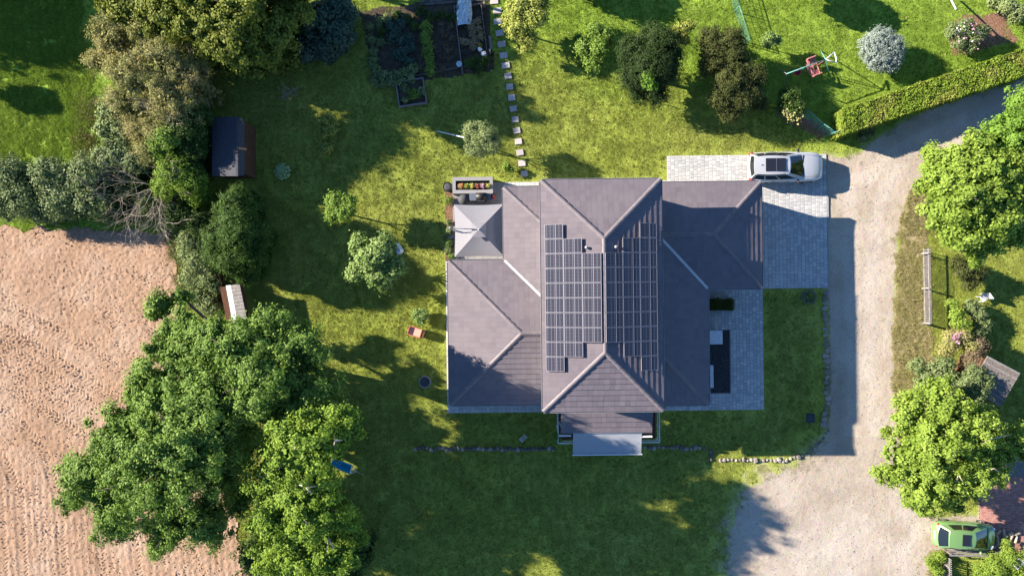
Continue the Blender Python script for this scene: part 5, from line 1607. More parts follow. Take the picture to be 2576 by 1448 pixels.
    for t in (1, -1):
        m = MB(); m.beam((xb1 + .05, t * wbz * .86, st[6][3] + .012), (hx1 - .1, t * wbz * .70, st[-4][3] + .03), .014, .012); m.build('bonnet_seam', M['greymetal'], root)
        for hx in extra['axles'][0] + .55, extra['axles'][0] + 1.45:
            m = MB(); m.box((hx, t * (wmax + .008), .82), (.18, .03, .035)); m.build('door_handle', M['rim'], root)
    sx0, sx1, sw, sz = extra['sunroof']
    m = MB(); m.box(((sx0 + sx1) / 2, 0, sz), (sx1 - sx0, sw, .02)); so = m.build('sunroof', M['sunroof'], root)
    if extra.get('bar'):
        m = MB(); m.box((extra['bar'], 0, sz + .012), (.025, sw - .01, .012)); m.build('divider', M['greymetal'], so)
    if extra.get('rails'):
        for t in (1, -1):
            m = MB()
            pts = [side_pt(s, t, 1) + Vector((0, -t * .01, .045)) for s in (.06, .3, .5, .7, .9)]
            m.tube(pts, .024, 6); m.build('roof_rail', M['black'], root)
        m = MB(); m.box((xt0 + .38, 0, zt_ + .075), (.16, .03, .05), .12, .4); m.build('antenna', M['greymetal'], root)
    m = MB(); m.box((st[0][0] - .012, 0, .72), (.012, .5, .11)); m.build('number_plate', M['plate'], root)
    m = MB(); m.box((st[-1][0] + .006, 0, .5), (.02, st[-1][1] * 1.5, .16)); m.build('grille', M['black'], root)
    return root
SUVC = W(1975, 421, 0.62)
car('estate_car', 'silver estate car with dark double sunroof parked on the paved drive', 'car', (SUVC.x, SUVC.y, 0.065), TH, M['silver'],
    [(-2.34, .66, .42, .86, 0), (-2.28, .80, .32, .98, .01), (-2.12, .89, .26, 1.03, .01), (-1.6, .93, .22, 1.05, .02), (-.6, .935, .2, 1.05, .02), (.5, .935, .2, 1.04, .02), (1.0, .93, .2, 1.02, .05), (1.5, .92, .22, .98, .055), (1.9, .87, .24, .92, .05), (2.12, .77, .26, .84, .04), (2.26, .62, .3, .74, .02), (2.33, .44, .36, .62, 0)],
    dict(base=(-2.32, .86, .85, 1.02), top=(-2.22, -.12, .64, 1.50), side=((.06, .26), (.29, .56), (.59, .88))),
    dict(axles=(-1.42, 1.42), wr=.34, mirror=(.62, 1.05), mirmat=M['black'], tail=(-2.24, .70, .95, .22, .36, .2), head=(2.08, .66, .78, .22, .2, .1), sunroof=(-1.58, -.34, .80, 1.545), bar=-.93, rails=True))
GRC = W(2427, 1346, 0.6)
car('small_car', 'small green rounded car parked by the red brick yard', 'car', (GRC.x, GRC.y, 0.0), radians(-3), M['greencar'],
    [(-1.95, .52, .36, .70, 0), (-1.90, .66, .3, .84, .02), (-1.74, .78, .24, .92, .03), (-1.3, .84, .2, .96, .04), (-.4, .85, .18, .97, .03), (.5, .85, .18, .95, .03), (1.0, .84, .2, .92, .07), (1.4, .81, .22, .86, .09), (1.68, .72, .24, .76, .07), (1.84, .58, .28, .66, .04), (1.92, .40, .34, .56, 0)],
    dict(base=(-1.84, 1.08, .78, .94), top=(-1.46, .06, .56, 1.46), side=((.17, .46), (.50, .82)), rearv=(.10, .5, .92)),
    dict(axles=(-1.2, 1.22), wr=.29, mirror=(.80, .98), mirmat=M['greencar'], tail=(-1.80, .63, .80, .16, .2, .12), head=(1.58, .58, .83, .26, .2, .08), sunroof=(-.74, -.26, .70, 1.515)))

# ------------------------------------------------------------------ terrace furniture
def lroot(name, px, py, label, cat, rz=0.0, z=0.065):
    p = Lp(px, py)
    q = HC + Matrix.Rotation(TH, 3, 'Z') @ Vector((p.x, p.y, 0))
    return empty(name, (q.x, q.y, z), label, cat, None, TH + rz)
# raised planter with flowers
pl = lroot('planter', 1191, 471, 'long pale stone planter wall with flower pots at the terrace edge', 'planter')
for cy, hh in ((.40, .8), (-.40, .8)):
    m = MB(); m.box((0, cy, hh / 2), (2.52, .22, hh)); m.build('long_wall', M['slab'], pl)
for cx in (-1.16, 1.16):
    m = MB(); m.box((cx, 0, .4), (.2, .575, .8)); m.build('end_wall', M['slab'], pl)
m = MB(); m.box((0, 0, .3), (2.1, .56, .6)); m.build('soil_fill', M['bedsoil'], pl)
flc = [('orange-leaved', M['drystem'], M['orangefl']), ('yellow', M['bright'], M['yellowfl']), ('light green', M['maple'], M['yellowfl']), ('dark heather', M['brownleaf'], M['redfl']), ('reddish', M['brownleaf'], M['pinkfl']), ('pale yellow', M['pale'], M['yellowfl'])]
def flower_clump(name, label, loc, r, h, lm_, fm, n, nf, seed, group=None, parent=None, ls=.06):
    rr = np.random.default_rng(seed)
    root = empty(name, loc, label, 'plant', group)
    V, T = leaf_cloud([(0, 0, h * .55, r, r, h * .5)], n, ls, rr, max(.1, r * .5), .6, .1)
    V[..., 2] = np.maximum(V[..., 2], 0.0)
    link('foliage', np_mesh('foliage', V, 4, lm_, T), root)
    if nf:
        a = rr.uniform(0, 2 * pi, nf); q = np.sqrt(rr.random(nf)) * r * .9
        pos = np.stack([np.cos(a) * q, np.sin(a) * q, h * (.95 + .2 * rr.random(nf) - .4 * (q / r) ** 2)], -1)
        nr = rr.normal(0, .25, (nf, 3)); nr[:, 2] += 1
        link('blossom', np_mesh('blossom', leaf_quads(pos, nr, np.full(nf, ls * 1.15), rr, 1.0), 4, fm), root)
    return root
for k, (nm, lm_, fm) in enumerate(flc):
    p = W(1160 + k * 13.6, 468, .85)
    flower_clump('potted_flower', ['orange-brown dried plant at the left end of the stone planter', 'bright yellow flowers, second plant in the stone planter', 'leafy light green plant in the middle of the stone planter', 'dark heather tuft in the stone planter', 'reddish flowers near the right end of the stone planter', 'pale yellow plant at the right end of the stone planter'][k],
                 (p.x, p.y, .66), .17, .32, lm_, fm, 320, 34, 300 + k)
# black round barrel grill / pot
bp = lroot('rain_tub', 1128, 473, 'round black tub with crumpled cover standing on the lawn by the planter', 'tub', z=0)
m = MB(); m.smooth = True; m.lathe([(.24, 0), (.29, .5), (.31, .55), (.28, .55), (.26, .45)], (0, 0, 0), 22); m.build('tub', M['black'], bp)
m = MB(); m.smooth = True
m.lathe([(.27, .5), (.2, .56), (.1, .54), (.0, .57)], (0, 0, 0), 14); m.build('cover', M['cover'], bp)
# barbecue
bq = lroot('gas_grill', 1212, 500, 'black gas grill with steel side shelf between planter and parasol', 'grill')
m = MB(); m.box((0, 0, .45), (.62, .5, .86)); m.build('cabinet', M['black'], bq)
m = MB(); m.smooth = True; m.tube([(-.31, .0, .92), (.31, .0, .92)], .25, 16); m.build('hood', M['black'], bq)
m = MB(); m.box((-.53, 0, .87), (.42, .46, .04)); m.build('side_shelf', M['rim'], bq)
m = MB(); m.box((.47, 0, .87), (.30, .44, .04)); m.build('side_shelf', M['greymetal'], bq)
m = MB(); m.tube([(-.22, -.28, .95), (.22, -.28, .95)], .016, 6); m.build('handle', M['rim'], bq)
rc_ = lroot('gas_bottle', 1241, 496, 'red gas bottle beside the black grill', 'gas bottle')
m = MB(); m.smooth = True; m.lathe([(.12, 0), (.14, .06), (.14, .42), (.10, .50), (.04, .53)], (0, 0, 0), 14); m.build('bottle', M['red'], rc_)
m = MB(); m.smooth = True; m.lathe([(.05, .53), (.05, .6)], (0, 0, 0), 8); m.build('valve', M['rim'], rc_)
kg = lroot('kettle_grill', 1169, 506, 'charcoal-grey covered kettle grill next to the gas grill', 'grill')
m = MB(); m.smooth = True; m.lathe([(.26, .12), (.33, .35), (.36, .66), (.30, .88), (.14, 1.0), (.02, 1.02)], (0, 0, 0), 16); m.build('cover_sheet', M['cover'], kg)
for a in (0.5, 2.6, 4.7):
    m = MB(); m.tube([(cos(a) * .15, sin(a) * .15, .2), (cos(a) * .25, sin(a) * .25, 0)], .015, 6); m.build('leg', M['black'], kg)
# parasol
pc = Lp(1205, 579, 2.6)
q = HC + Matrix.Rotation(TH, 3, 'Z') @ Vector((pc.x, pc.y, 0))
par = empty('parasol', (q.x, q.y, .065), 'large square grey parasol with vent cap over the terrace', 'parasol', None, TH)
hw, hd_ = 1.50, 1.58
cor = [(-hw, -hd_), (hw, -hd_), (hw, hd_), (-hw, hd_)]
zt0, zt1 = 2.30, 2.92
for k in range(4):
    a, b = Vector((*cor[k], zt0)), Vector((*cor[(k + 1) % 4], zt0))
    m = MB(); m.smooth = True
    n = 8
    vs = []
    for i in range(n + 1):
        for j in range(n + 1):
            u, v = i / n, j / n
            edge_ = a.lerp(b, u)
            p = Vector((0, 0, zt1)).lerp(edge_, max(v, .004))
            sag = .05 * sin(pi * u) * v + .03 * sin(pi * v)
            p.z -= sag
            mid = (a + b) / 2; mid.z = 0
            p -= mid.normalized() * (.05 * sin(pi * u) * v * v)
            vs.append(p)
    m.add(vs, [(i * (n + 1) + j, i * (n + 1) + j + 1, (i + 1) * (n + 1) + j + 1, (i + 1) * (n + 1) + j) for i in range(n) for j in range(n)])
    m.build('canopy_panel', M['parasol'], par)
    m = MB(); m.beam((0, 0, zt1 - .07), Vector((*cor[k], zt0 - .05)), .03, .03); m.build('rib', M['greymetal'], par)
m = MB()
ccr = [(-.05, -.45), (.42, -.42), (.40, .18), (-.12, .14)]
m.add([(0.02, 0.0, zt1 + .16), (-.42, -.44, zt1 + .02), (.42, -.44, zt1 + .02), (.42, .42, zt1 + .02), (-.42, .42, zt1 + .02)], [(0, 1, 2), (0, 2, 3), (0, 3, 4), (0, 4, 1)])
m.build('vent_cap', M['parasol'], par)
m = MB(); m.tube([(-1.72, .1, 0), (-1.74, .1, 2.75), (-1.6, .1, 2.9)], .045, 8); m.build('mast', M['greymetal'], par)
m = MB(); m.tube([(-1.7, .1, 2.8), (-.9, .06, 3.06), (0, 0, 3.06)], .03, 8); m.build('arm', M['greymetal'], par)
m = MB(); m.box((-1.72, .1, .05), (.8, .8, .1)); m.build('base_plate', M['concrete'], par)
m = MB(); m.smooth = True; m.lathe([(.03, 0), (.05, .06), (.02, .12)], (0, 0, zt1 + .08), 8); m.build('finial', M['whitepaint'], par)
# plants in the mulch strip
for k, (x, y, r, mm, lab) in enumerate(((1128, 505, .3, 'bright', 'light green creeper at the upper end of the mulch strip'), (1131, 560, .2, 'greyleaf', 'small grey plant in the mulch strip west of the terrace'), (1131, 583, .26, 'pale', 'pale rounded plant beside the parasol mast'),
                                       (1130, 612, .28, 'maple', 'light green plant below the parasol mast in mulch'), (1130, 632, .32, 'greyleaf', 'darker grey-green bush at the lower mulch strip'), (1138, 648, .25, 'bright', 'green plant at the terrace corner by the west wing'))):
    p = W(x, y)
    flower_clump('border_plant', lab, (p.x, p.y, 0.01), r, .4, M[mm], M['whitefl'], int(1400 * r), 0, 400 + k, ls=.07)

# ------------------------------------------------------------------ lawn bits
tb = empty('play_table', W(1046, 833), 'small coral-red plastic tray table on the sunny west lawn', 'play table', None, radians(-18))
zt_ = .42
m = MB(); m.box((0, 0, zt_), (.78, .52, .03)); m.build('tray_floor', M['trayin'], tb)
for c_, d_ in (((0, .265, zt_ + .07), (.84, .035, .16)), ((0, -.265, zt_ + .07), (.84, .035, .16)), ((-.405, 0, zt_ + .07), (.035, .494, .16)), ((.405, 0, zt_ + .07), (.035, .494, .16))):
    m = MB(); m.box(c_, d_); m.build('tray_rim', M['redtray'], tb)
for sx in (-.33, .33):
    for sy in (-.2, .2):
        m = MB(); m.box((sx, sy, .2), (.05, .05, .41)); m.build('leg', M['redtray'], tb)
m = MB(); m.box((.52, 0, zt_ + .1), (.2, .46, .03)); m.box((.60, 0, .26), (.04, .46, .42)); m.build('side_flap', M['brownwood'], tb)
mh = empty('manhole', W(1069, 960), 'round dark manhole lid with pale concrete ring in the west lawn', 'manhole')
m = MB(); m.smooth = False; m.lathe([(.39, -.05), (.39, .06), (.33, .07), (.33, -.05)], (0, 0, 0), 32); m.build('ring', M['concrete'], mh)
m = MB(); m.lathe([(.322, -.05), (.322, .055)], (0, 0, .018), 32); m.build('lid', M['asphaltlid'], mh)
ld = empty('drain_cover', W(2038, 1051), 'flat dark square drain cover in the shaded lawn near the road', 'drain cover')
m = MB(); m.box((0, 0, .02), (.52, .56, .08)); m.build('frame', M['asphaltlid'], ld)
m = MB(); m.box((0, 0, .065), (.42, .46, .02)); m.build('lid', M['asphaltlid'], ld)
cb = empty('stone_ring', W(2033, 746), 'round wire ring with plants in the shaded corner lawn', 'planter ring')
m = MB(); m.smooth = True
m.tube([(cos(t * pi / 12) * .42, sin(t * pi / 12) * .42, .2) for t in range(25)], .025, 5, False); m.tube([(cos(t * pi / 12) * .42, sin(t * pi / 12) * .42, .06) for t in range(25)], .025, 5, False)
m.build('wire_hoop', M['greymetal'], cb)
V, T = leaf_cloud([(0, 0, .12, .36, .36, .12)], 260, .12, RNG, .2, .6, 0)
link('foliage', np_mesh('foliage', V, 4, M['greyleaf'], T), cb)
yl = empty('dandelion', W(1967, 873), 'single pale yellow weed in the shaded east lawn', 'plant')
V, T = leaf_cloud([(0, 0, .05, .16, .16, .06)], 60, .10, RNG, .15, .8, 0)
link('foliage', np_mesh('foliage', V, 4, M['yellow'], T), yl)
sg = empty('garden_rack', W(1316, 1101), 'small tilted white slatted rack lying in shaded grass by the wall', 'rack', None, .75)
for k in range(3):
    m = MB(); m.box((0, -.11 + k * .11, .1 + .02 * k), (.5, .03, .03)); m.build('slat', M['whitepaint'], sg)
m = MB(); m.box((-.18, 0, .07), (.03, .3, .03)); m.box((.18, 0, .07), (.03, .3, .03)); m.build('crossbar', M['whitepaint'], sg)
pst = empty('stake', W(1040, 466), 'thin dark stake in a bare patch of the north-west lawn', 'stake')
m = MB(); m.tube([(0, 0, 0), (0, 0, .8)], .022, 6); m.build('rod', M['brownwood'], pst)
# leaning pole by the olive tree
po = empty('leaning_pole', W(1100, 330), 'long white pole leaning into the ball-crowned tree', 'pole')
a_, b_ = W(1100, 330, .12), W(1172, 347, 1.25)
m = MB(); m.tube([a_ - W(1100, 330), b_ - W(1100, 330)], .04, 8); m.build('rod', M['whitepaint'], po)
# crumpled plastic caught in the maple
bgp = empty('plastic_cover', W(1001, 628, 2.9), 'crumpled whitish plastic caught at the edge of the light green lawn tree', 'plastic sheet')
m = MB()
rr = np.random.default_rng(5)
ring0 = [(cos(a) * .3 * rr.uniform(.7, 1.2), sin(a) * .38 * rr.uniform(.7, 1.2), rr.uniform(-.2, .05)) for a in np.linspace(0, 2 * pi, 14)[:-1]]
ring1 = [(cos(a) * .15 * rr.uniform(.7, 1.2), sin(a) * .2 * rr.uniform(.7, 1.2), rr.uniform(.0, .16)) for a in np.linspace(0, 2 * pi, 14)[:-1]]
m.add(ring0 + ring1 + [(0, 0, .1)], [(i, (i + 1) % 13, 13 + (i + 1) % 13, 13 + i) for i in range(13)] + [(13 + i, 13 + (i + 1) % 13, 26) for i in range(13)])
m.build('sheet', M['film'], bgp)

# ------------------------------------------------------------------ vegetable garden
rngv = np.random.default_rng(77)
VEG = [('cabbage_row', 'blue-green cabbage patch along the middle of the vegetable garden', 'teal_leaf', [(1000, 80), (1010, 105), (1015, 130), (1020, 150), (1012, 60), (990, 100), (1035, 120), (1030, 160), (985, 70), (1030, 100), (1000, 140)], .26, .35, 240, .15),
       ('bean_row', 'light green bean row standing tall in the vegetable garden', 'bright', [(1072, 70), (1075, 90), (1078, 110), (1080, 130), (1080, 148), (1082, 165), (1070, 100), (1085, 185)], .25, .6, 330, .11),
       ('squash_patch', 'broad-leaved squash patch at the lower left of the vegetable garden', 'greyleaf', [(950, 180), (965, 190), (980, 195), (945, 200), (1000, 195), (1020, 185), (1040, 175), (960, 210), (985, 210), (1010, 205), (1035, 200), (940, 160)], .28, .4, 240, .18),
       ('herb_patch', 'dim leafy herbs along the left side of the vegetable garden', 'greyleaf', [(930, 70), (935, 100), (940, 130), (955, 60), (945, 145), (975, 50), (960, 110)], .25, .3, 220, .12),
       ('onion_row', 'sparse brownish onion rows in the vegetable garden', 'brownleaf', [(1110, 60), (1115, 90), (1120, 120), (1125, 150), (1135, 70), (1140, 100), (1130, 130), (1115, 175), (1050, 40), (1090, 180)], .2, .25, 130, .09),
       ('lettuce_row', 'pale dried lettuces in the framed bed beside the film cover', 'drystem', [(1180, 60), (1185, 75), (1190, 90), (1195, 105), (1200, 60), (1205, 80), (1175, 110), (1190, 118), (1208, 95), (1165, 105)], .2, .4, 260, .10),
       ('dark_shrub_row', 'dark currant bush in the shade of the vegetable garden', 'darkleaf', [(1195, 160), (1210, 165), (1180, 165), (1220, 155), (1205, 178)], .28, .55, 320, .11),
       ('herb_patch', 'dark low foliage at the top of the vegetable garden', 'darkleaf', [(1000, 40), (1030, 50), (960, 85), (1060, 30), (1085, 45), (1110, 40), (1045, 70), (1140, 45)], .28, .3, 240, .12)]
for nm, lab, mm, pts, r, h, n, ls in VEG:
    c = W(sum(p[0] for p in pts) / len(pts), sum(p[1] for p in pts) / len(pts))
    root = empty(nm, c, lab, 'vegetables')
    for (x, y) in pts:
        p = W(x, y) - c
        V, T = leaf_cloud([(0, 0, h * .55, r * rngv.uniform(.8, 1.3), r * rngv.uniform(.8, 1.3), h * .5)], n, ls, rngv, .2, .7, .1)
        V[..., 2] = np.maximum(V[..., 2], .0)
        o = link('plant', np_mesh('plant', V, 4, M[mm], T), root)
        o.location = (p.x, p.y, 0.02)
# framed bed
fb = empty('raised_bed', W(1036, 236), 'square raised bed framed by weathered planks below the vegetable garden', 'raised bed', None, radians(8.5))
for c_, d_ in (((0, .78, .18), (1.78, .06, .36)), ((0, -.78, .18), (1.78, .06, .36)), ((-.86, 0, .18), (.06, 1.5, .36)), ((.86, 0, .18), (.06, 1.5, .36))):
    m = MB(); m.box(c_, d_); m.build('plank', M['greywood'], fb)
m = MB(); m.box((0, 0, .1), (1.66, 1.5, .18)); m.build('soil_fill', M['bedsoil'], fb)
for k, (x, y, r, mm, lab) in enumerate(((1043, 240, .34, 'bright', 'bright strawberry plant in the square raised bed'), (1022, 228, .24, 'greyleaf', 'dull plant at the left inside the square raised bed'), (1062, 232, .24, 'pale', 'pale plant at the right inside the square raised bed'), (1020, 255, .2, 'pale', 'small pale plant at the lower left inside the square raised bed'))):
    p = W(x, y)
    flower_clump('bed_plant', lab, (p.x, p.y, .19), r, .3, M[mm], M['whitefl'], int(900 * r), 0, 500 + k, ls=.10)
# film tunnel, white bags, bucket, boards
ft = empty('film_cover', W(1169, 38), 'crumpled clear plastic film over the framed bed at the top', 'plastic film')
m = MB(); m.smooth = False
nx, ny = 9, 12
vs = []
for j in range(ny + 1):
    for i in range(nx + 1):
        u, v = i / nx - .5, j / ny - .5
        wdt = 1.0 - .28 * max(0, v * -1 + .0) * 2
        vs.append((u * 1.0 * (1 - .3 * abs(v)), v * 1.6, .30 + .25 * (1 - 4 * u * u) + rngv.normal(0, .045)))
m.add(vs, [(j * (nx + 1) + i, j * (nx + 1) + i + 1, (j + 1) * (nx + 1) + i + 1, (j + 1) * (nx + 1) + i) for j in range(ny) for i in range(nx)])
m.build('sheet', M['film'], ft)
bf = empty('timber_surround', W(1190, 100), 'long dark timber frame around the bed right of the vegetables', 'bed frame', None, radians(7))
for c_, d_ in (((-.92, 0, .12), (.07, 4.4, .26)), ((.78, .1, .12), (.05, 3.9, .26)), ((-.05, 2.12, .12), (1.6, .05, .26))):
    m = MB(); m.box(c_, d_); m.build('plank', M['wood'], bf)
for k, (x, y) in enumerate(((1151, 26), (1218, 17), (1233, 134))):
    o = empty('corner_post', W(x, y), ['pale timber post at the upper left corner of the film-covered bed', 'pale timber post at the upper right corner of the film-covered bed', 'pale short post beside the white bags'][k], 'post')
    m = MB(); m.box((0, 0, .3), (.1, .16, .6)); m.build('post', M['greywood'], o)
for k, (x, y, r) in enumerate(((1208, 132, .17), (1217, 143, .19))):
    o = empty('white_bag', W(x, y), ['white bag lying on the bed, upper of the pair', 'white bag lying on the bed, lower of the pair'][k], 'bag')
    me = rock_mesh('bag', M['whiteplastic'], rg, flat=.7)
    q = link('bag', me, o); q.scale = (r, r, r * 1.1); q.location = (0, 0, r * .6 + .4)
bk = empty('bucket', W(1156, 165), 'pale blue round bucket at the lower edge of the vegetable garden', 'bucket')
m = MB(); m.smooth = True; m.lathe([(.15, 0), (.18, .30), (.19, .31), (.17, .31), (.165, .27)], (0, 0, 0), 20); m.build('bucket_wall', M['whiteplastic'], bk)
m = MB(); m.lathe([(.165, 0), (.165, .01)], (0, 0, .28), 20); m.build('water', M['film'], bk)
for k, (x, y, w, l, rz, lab) in enumerate(((1234, 108, .16, .85, .12, 'pale upright board lying beside the stepping stones'), (1000, 199, .4, .1, .25, 'short pale board above the square raised bed'))):
    o = empty('board', W(x, y), lab, 'board', None, rz)
    m = MB(); m.box((0, 0, .04), (w, l, .05)); m.build('plank', M['greywood'], o)
m = MB()
for k in range(16):
    a = W(1025 + k * 11, 196 - k * 2.1)
    m.box((a.x, a.y, .06), (.27, .09, .16), .19)
o = m.build('bed_edging', M['wallstone']); o['kind'] = 'structure'
flower_clump('marigold', 'orange marigolds near the white bags in the vegetable garden', tuple(W(1207, 118)), .16, .35, M['bright'], M['orangefl'], 200, 16, 601, ls=.07)

# cobbled path at top of the garden
cob = MB()
for j in range(3):
    for k in range(26):
        p = W(1060 + k * 7.5 + (j % 2) * 3.5, 12 - k * .55 - j * 7)
        cob.t = rngv.random()
        cob.box((p.x, p.y, .02 + rngv.uniform(0, .02)), (.17, .16, .08), .1, .85)
o = cob.build('cobble_path', M['wallstone']); o['kind'] = 'structure'

# ------------------------------------------------------------------ sheds
def shed_at(name, label, quad, z, wall_h, matr, matw, cat='shed'):
    pass
s1 = empty('garden_shed', W(590, 370), 'grey-roofed garden shed in the shade beside the left shrub belt', 'shed')
o1 = W(590, 370)
def S1(px, py, z): return tuple(W(px, py, z) - o1)
rz1, rz2, rzt = 2.05, 2.0, 2.35
a, b, c, d = S1(533, 294, 2.0), S1(597, 294, 2.45), S1(597, 443, 2.45), S1(533, 443, 2.0)
m = MB(); deck(m, [d, c, b, a], .05); rf = m.build('roof', M['felt'], s1)
e_, f_ = S1(614, 300, 2.1), S1(614, 440, 2.1)
m = MB(); deck(m, [c, f_, e_, b], .05); m.build('roof', M['felt'], s1)
m = MB(); m.beam(Vector(c) + Vector((0, -.02, .03)), Vector(b) + Vector((0, .02, .03)), .12, .03); m.build('ridge_cap', M['felt'], s1)
wx0, wx1, wy0, wy1 = d[0] + .12, f_[0] - .1, f_[1] + .12, b[1] - .12
m = MB(); m.box(((wx0 + wx1) / 2, (wy0 + wy1) / 2, .97), (wx1 - wx0, wy1 - wy0, 1.94)); wl_ = m.build('wall', M['brownwood'], s1)
for k in range(20):
    m = MB(); m.box((wx1 + .012, wy0 + (k + .5) * (wy1 - wy0) / 20, .95), (.024, (wy1 - wy0) / 20 - .015, 1.85)); m.build('board', M['brownwood'], wl_)
m = MB(); p0, p1 = S1(596, 372, 2.5), S1(620, 376, 2.15); m.beam(p0, p1, .14, .03); m.build('batten', M['orangewood'], s1)
for k in range(2):
    m = MB(); p0, p1 = S1(601 + 4 * k, 297, 2.42), S1(612, 309 - 6 * k, 2.2); m.beam(p0, p1, .05, .04); m.build('rafter_end', M['wood'], s1)
s2 = empty('tool_shed', W(600, 750), 'small shed with pale sheet roof half hidden by the oak crown', 'shed')
o2 = W(600, 750)
def S2_(px, py, z): return tuple(W(px, py, z) - o2)
a, b, c, d = S2_(568, 718, 1.35), S2_(603, 714, 1.5), S2_(625, 822, 1.5), S2_(588, 826, 1.35)
m = MB(); deck(m, [d, c, b, a], .04)
m.build('roof', M['greywood'], s2)
a2, d2 = S2_(568, 718, 1.365), S2_(588, 826, 1.365)
a3, d3 = S2_(580, 716.6, 1.418), S2_(600, 825, 1.418)
m = MB(); deck(m, [d2, d3, a3, a2], .005); m.build('roof_strip', M['whitepaint'], s2)
for k in range(12):
    t = (k + .5) / 12
    p = Vector(d).lerp(Vector(a), t); q = Vector(c).lerp(Vector(b), t)
    p = p.lerp(q, .36)
    m = MB(); m.beam(p + Vector((0, 0, .012)), q + Vector((0, 0, .012)), .17, .02); m.build('roof_slat', M['greywood'], s2)
wq = [S2_(575, 722, 0), S2_(612, 718, 0), S2_(630, 815, 0), S2_(595, 820, 0)]
m = MB(); m.prism([(p[0] + .0, p[1]) for p in wq[::-1]], 0, 1.30); m.build('wall', M['brownwood'], s2)
m = MB(); p0, p1 = S2_(560, 690, .6), S2_(568, 716, .6); m.beam(p0, p1, .04, 1.2); m.build('side_screen', M['brownwood'], s2)
s3 = empty('plank_shed', W(2505, 955), 'shed with rotated weathered plank roof behind the bushes on the right', 'shed')
o3 = W(2505, 955)
def S3(px, py, z): return Vector(W(px, py, z) - o3)
A3, B3, C3, D3 = S3(2485, 895, 2.5), S3(2566, 938, 2.5), S3(2517, 1022, 2.1), S3(2436, 975, 2.1)
m = MB(); deck(m, [tuple(D3), tuple(C3), tuple(B3), tuple(A3)], .05); rf3 = m.build('roof', M['wood'], s3)
for k in range(19):
    t = (k + .5) / 19
    p, q = A3.lerp(D3, t), B3.lerp(C3, t)
    m = MB(); m.beam(p + Vector((0, 0, .012 + .008 * (k % 2))), q + Vector((0, 0, .012 + .008 * (k % 2))), .118, .025)
    m.build('plank', M['wood'] if k % 3 else M['greywood'], rf3)
ctr = (A3 + B3 + C3 + D3) / 4
m = MB(); m.prism([(ctr.x + (p.x - ctr.x) * .9, ctr.y + (p.y - ctr.y) * .9) for p in (D3, C3, B3, A3)], 0, 2.02); m.build('wall', M['brownwood'], s3)

# ------------------------------------------------------------------ fences
fe = empty('board_fence', W(523, 330), 'grey weathered board fence behind the garden shed', 'fence')
of = W(523, 330)
n = 0
for y0, y1, x0, x1, hgt in ((150, 246, 519, 527, .55), (246, 410, 528, 528, 1.05)):
    steps = int((y1 - y0) / 6)
    for k in range(steps):
        t = (k + .5) / steps
        p = W(x0 + (x1 - x0) * t, y0 + (y1 - y0) * t) - of
        m = MB(); m.box((p.x, p.y, hgt / 2), (.03, 6 / K - .006, hgt)); m.build('board', M['greywood'], fe)
    m = MB(); a, b = W(x0, y0) - of, W(x1, y1) - of
    m.beam((a.x - .04, a.y, hgt * .7), (b.x - .04, b.y, hgt * .7), .04, .06); m.build('rail', M['wood'], fe)
def picket_fence(name, label, pa, pb, hgt, pitch, mat, pw=.075):
    root = empty(name, pa, label, 'fence')
    d = (pb - pa); L = d.length; d.normalize()
    n = int(L / pitch)
    m0 = MB(); m0.box((0, 0, hgt / 2), (.022, pw, hgt)); me = m0.mesh('picket', mat)
    ang_ = math.atan2(d.y, d.x) - pi / 2
    for k in range(n):
        o = link('picket', me, root)
        o.location = d * ((k + .5) * pitch)
        o.rotation_euler = (0, 0, ang_)
    nn = Vector((-d.y, d.x, 0))
    for z in (.25 * hgt, .8 * hgt):
        m = MB(); m.beam(nn * .035 + Vector((0, 0, z)), d * L + nn * .035 + Vector((0, 0, z)), .03, .06); m.build('rail', mat, root)
    for k in range(int(L / 2.2) + 1):
        m = MB(); p = d * min(L, k * 2.2) + nn * .09; m.box((p.x, p.y, hgt / 2 - .02), (.09, .09, hgt)); m.build('post', mat, root)
    return root
picket_fence('picket_fence', 'pale wooden picket fence beside the dry road verge', W(2324, 812), W(2320, 625), .85, .13, M['greywood'], .05)
picket_fence('picket_fence', 'short picket fence below the green car', W(2374, 1500), W(2372, 1392), .85, .13, M['greywood'], .05)
gt_ = empty('garden_gate', W(2436, 1381), 'low flat grey gate panel lying along the green car side', 'gate')
for k in range(3):
    m = MB(); m.box((0, -.12 + k * .1, .72 - .1 * k), (3.3, .09, .03), radians(-1)); m.build('board', M['greywood'], gt_)
m = MB(); m.box((-1.55, -.02, .35), (.1, .1, .7)); m.box((1.55, -.02, .35), (.1, .1, .7)); m.build('post', M['wood'], gt_)
# wire fences
def wire_fence(name, label, pts, hgt, mat, step=.5, mesh_step=.18, wr=.006):
    P = [W(*p) for p in pts]
    root = empty(name, P[0], label, 'fence')
    posts = MB(); posts.smooth = True
    wires = MB()
    for a, b in zip(P[:-1], P[1:]):
        a, b = a - P[0], b - P[0]
        L = (b - a).length
        for k in range(int(L / 2.0) + 1):
            p = a.lerp(b, min(1, k * 2.0 / L))
            posts.tube([p, p + Vector((0, 0, hgt + .05))], .025, 6)
        z = .06
        while z <= hgt:
            wires.beam(a + Vector((0, 0, z)), b + Vector((0, 0, z)), wr * 2, wr * 2)
            z += mesh_step
        for k in range(int(L / mesh_step) + 1):
            p = a.lerp(b, min(1, k * mesh_step / L))
            wires.beam(p + Vector((0, 0, .05)), p + Vector((0, 0, hgt)), wr * 1.4, wr * 1.4)
        posts.tube([a + Vector((0, 0, hgt)), b + Vector((0, 0, hgt))], .018, 6)
    posts.tube([P[-1] - P[0], P[-1] - P[0] + Vector((0, 0, hgt))], .025, 6)
    posts.build('post', mat, root)
    wires.build('mesh_panel', mat, root)
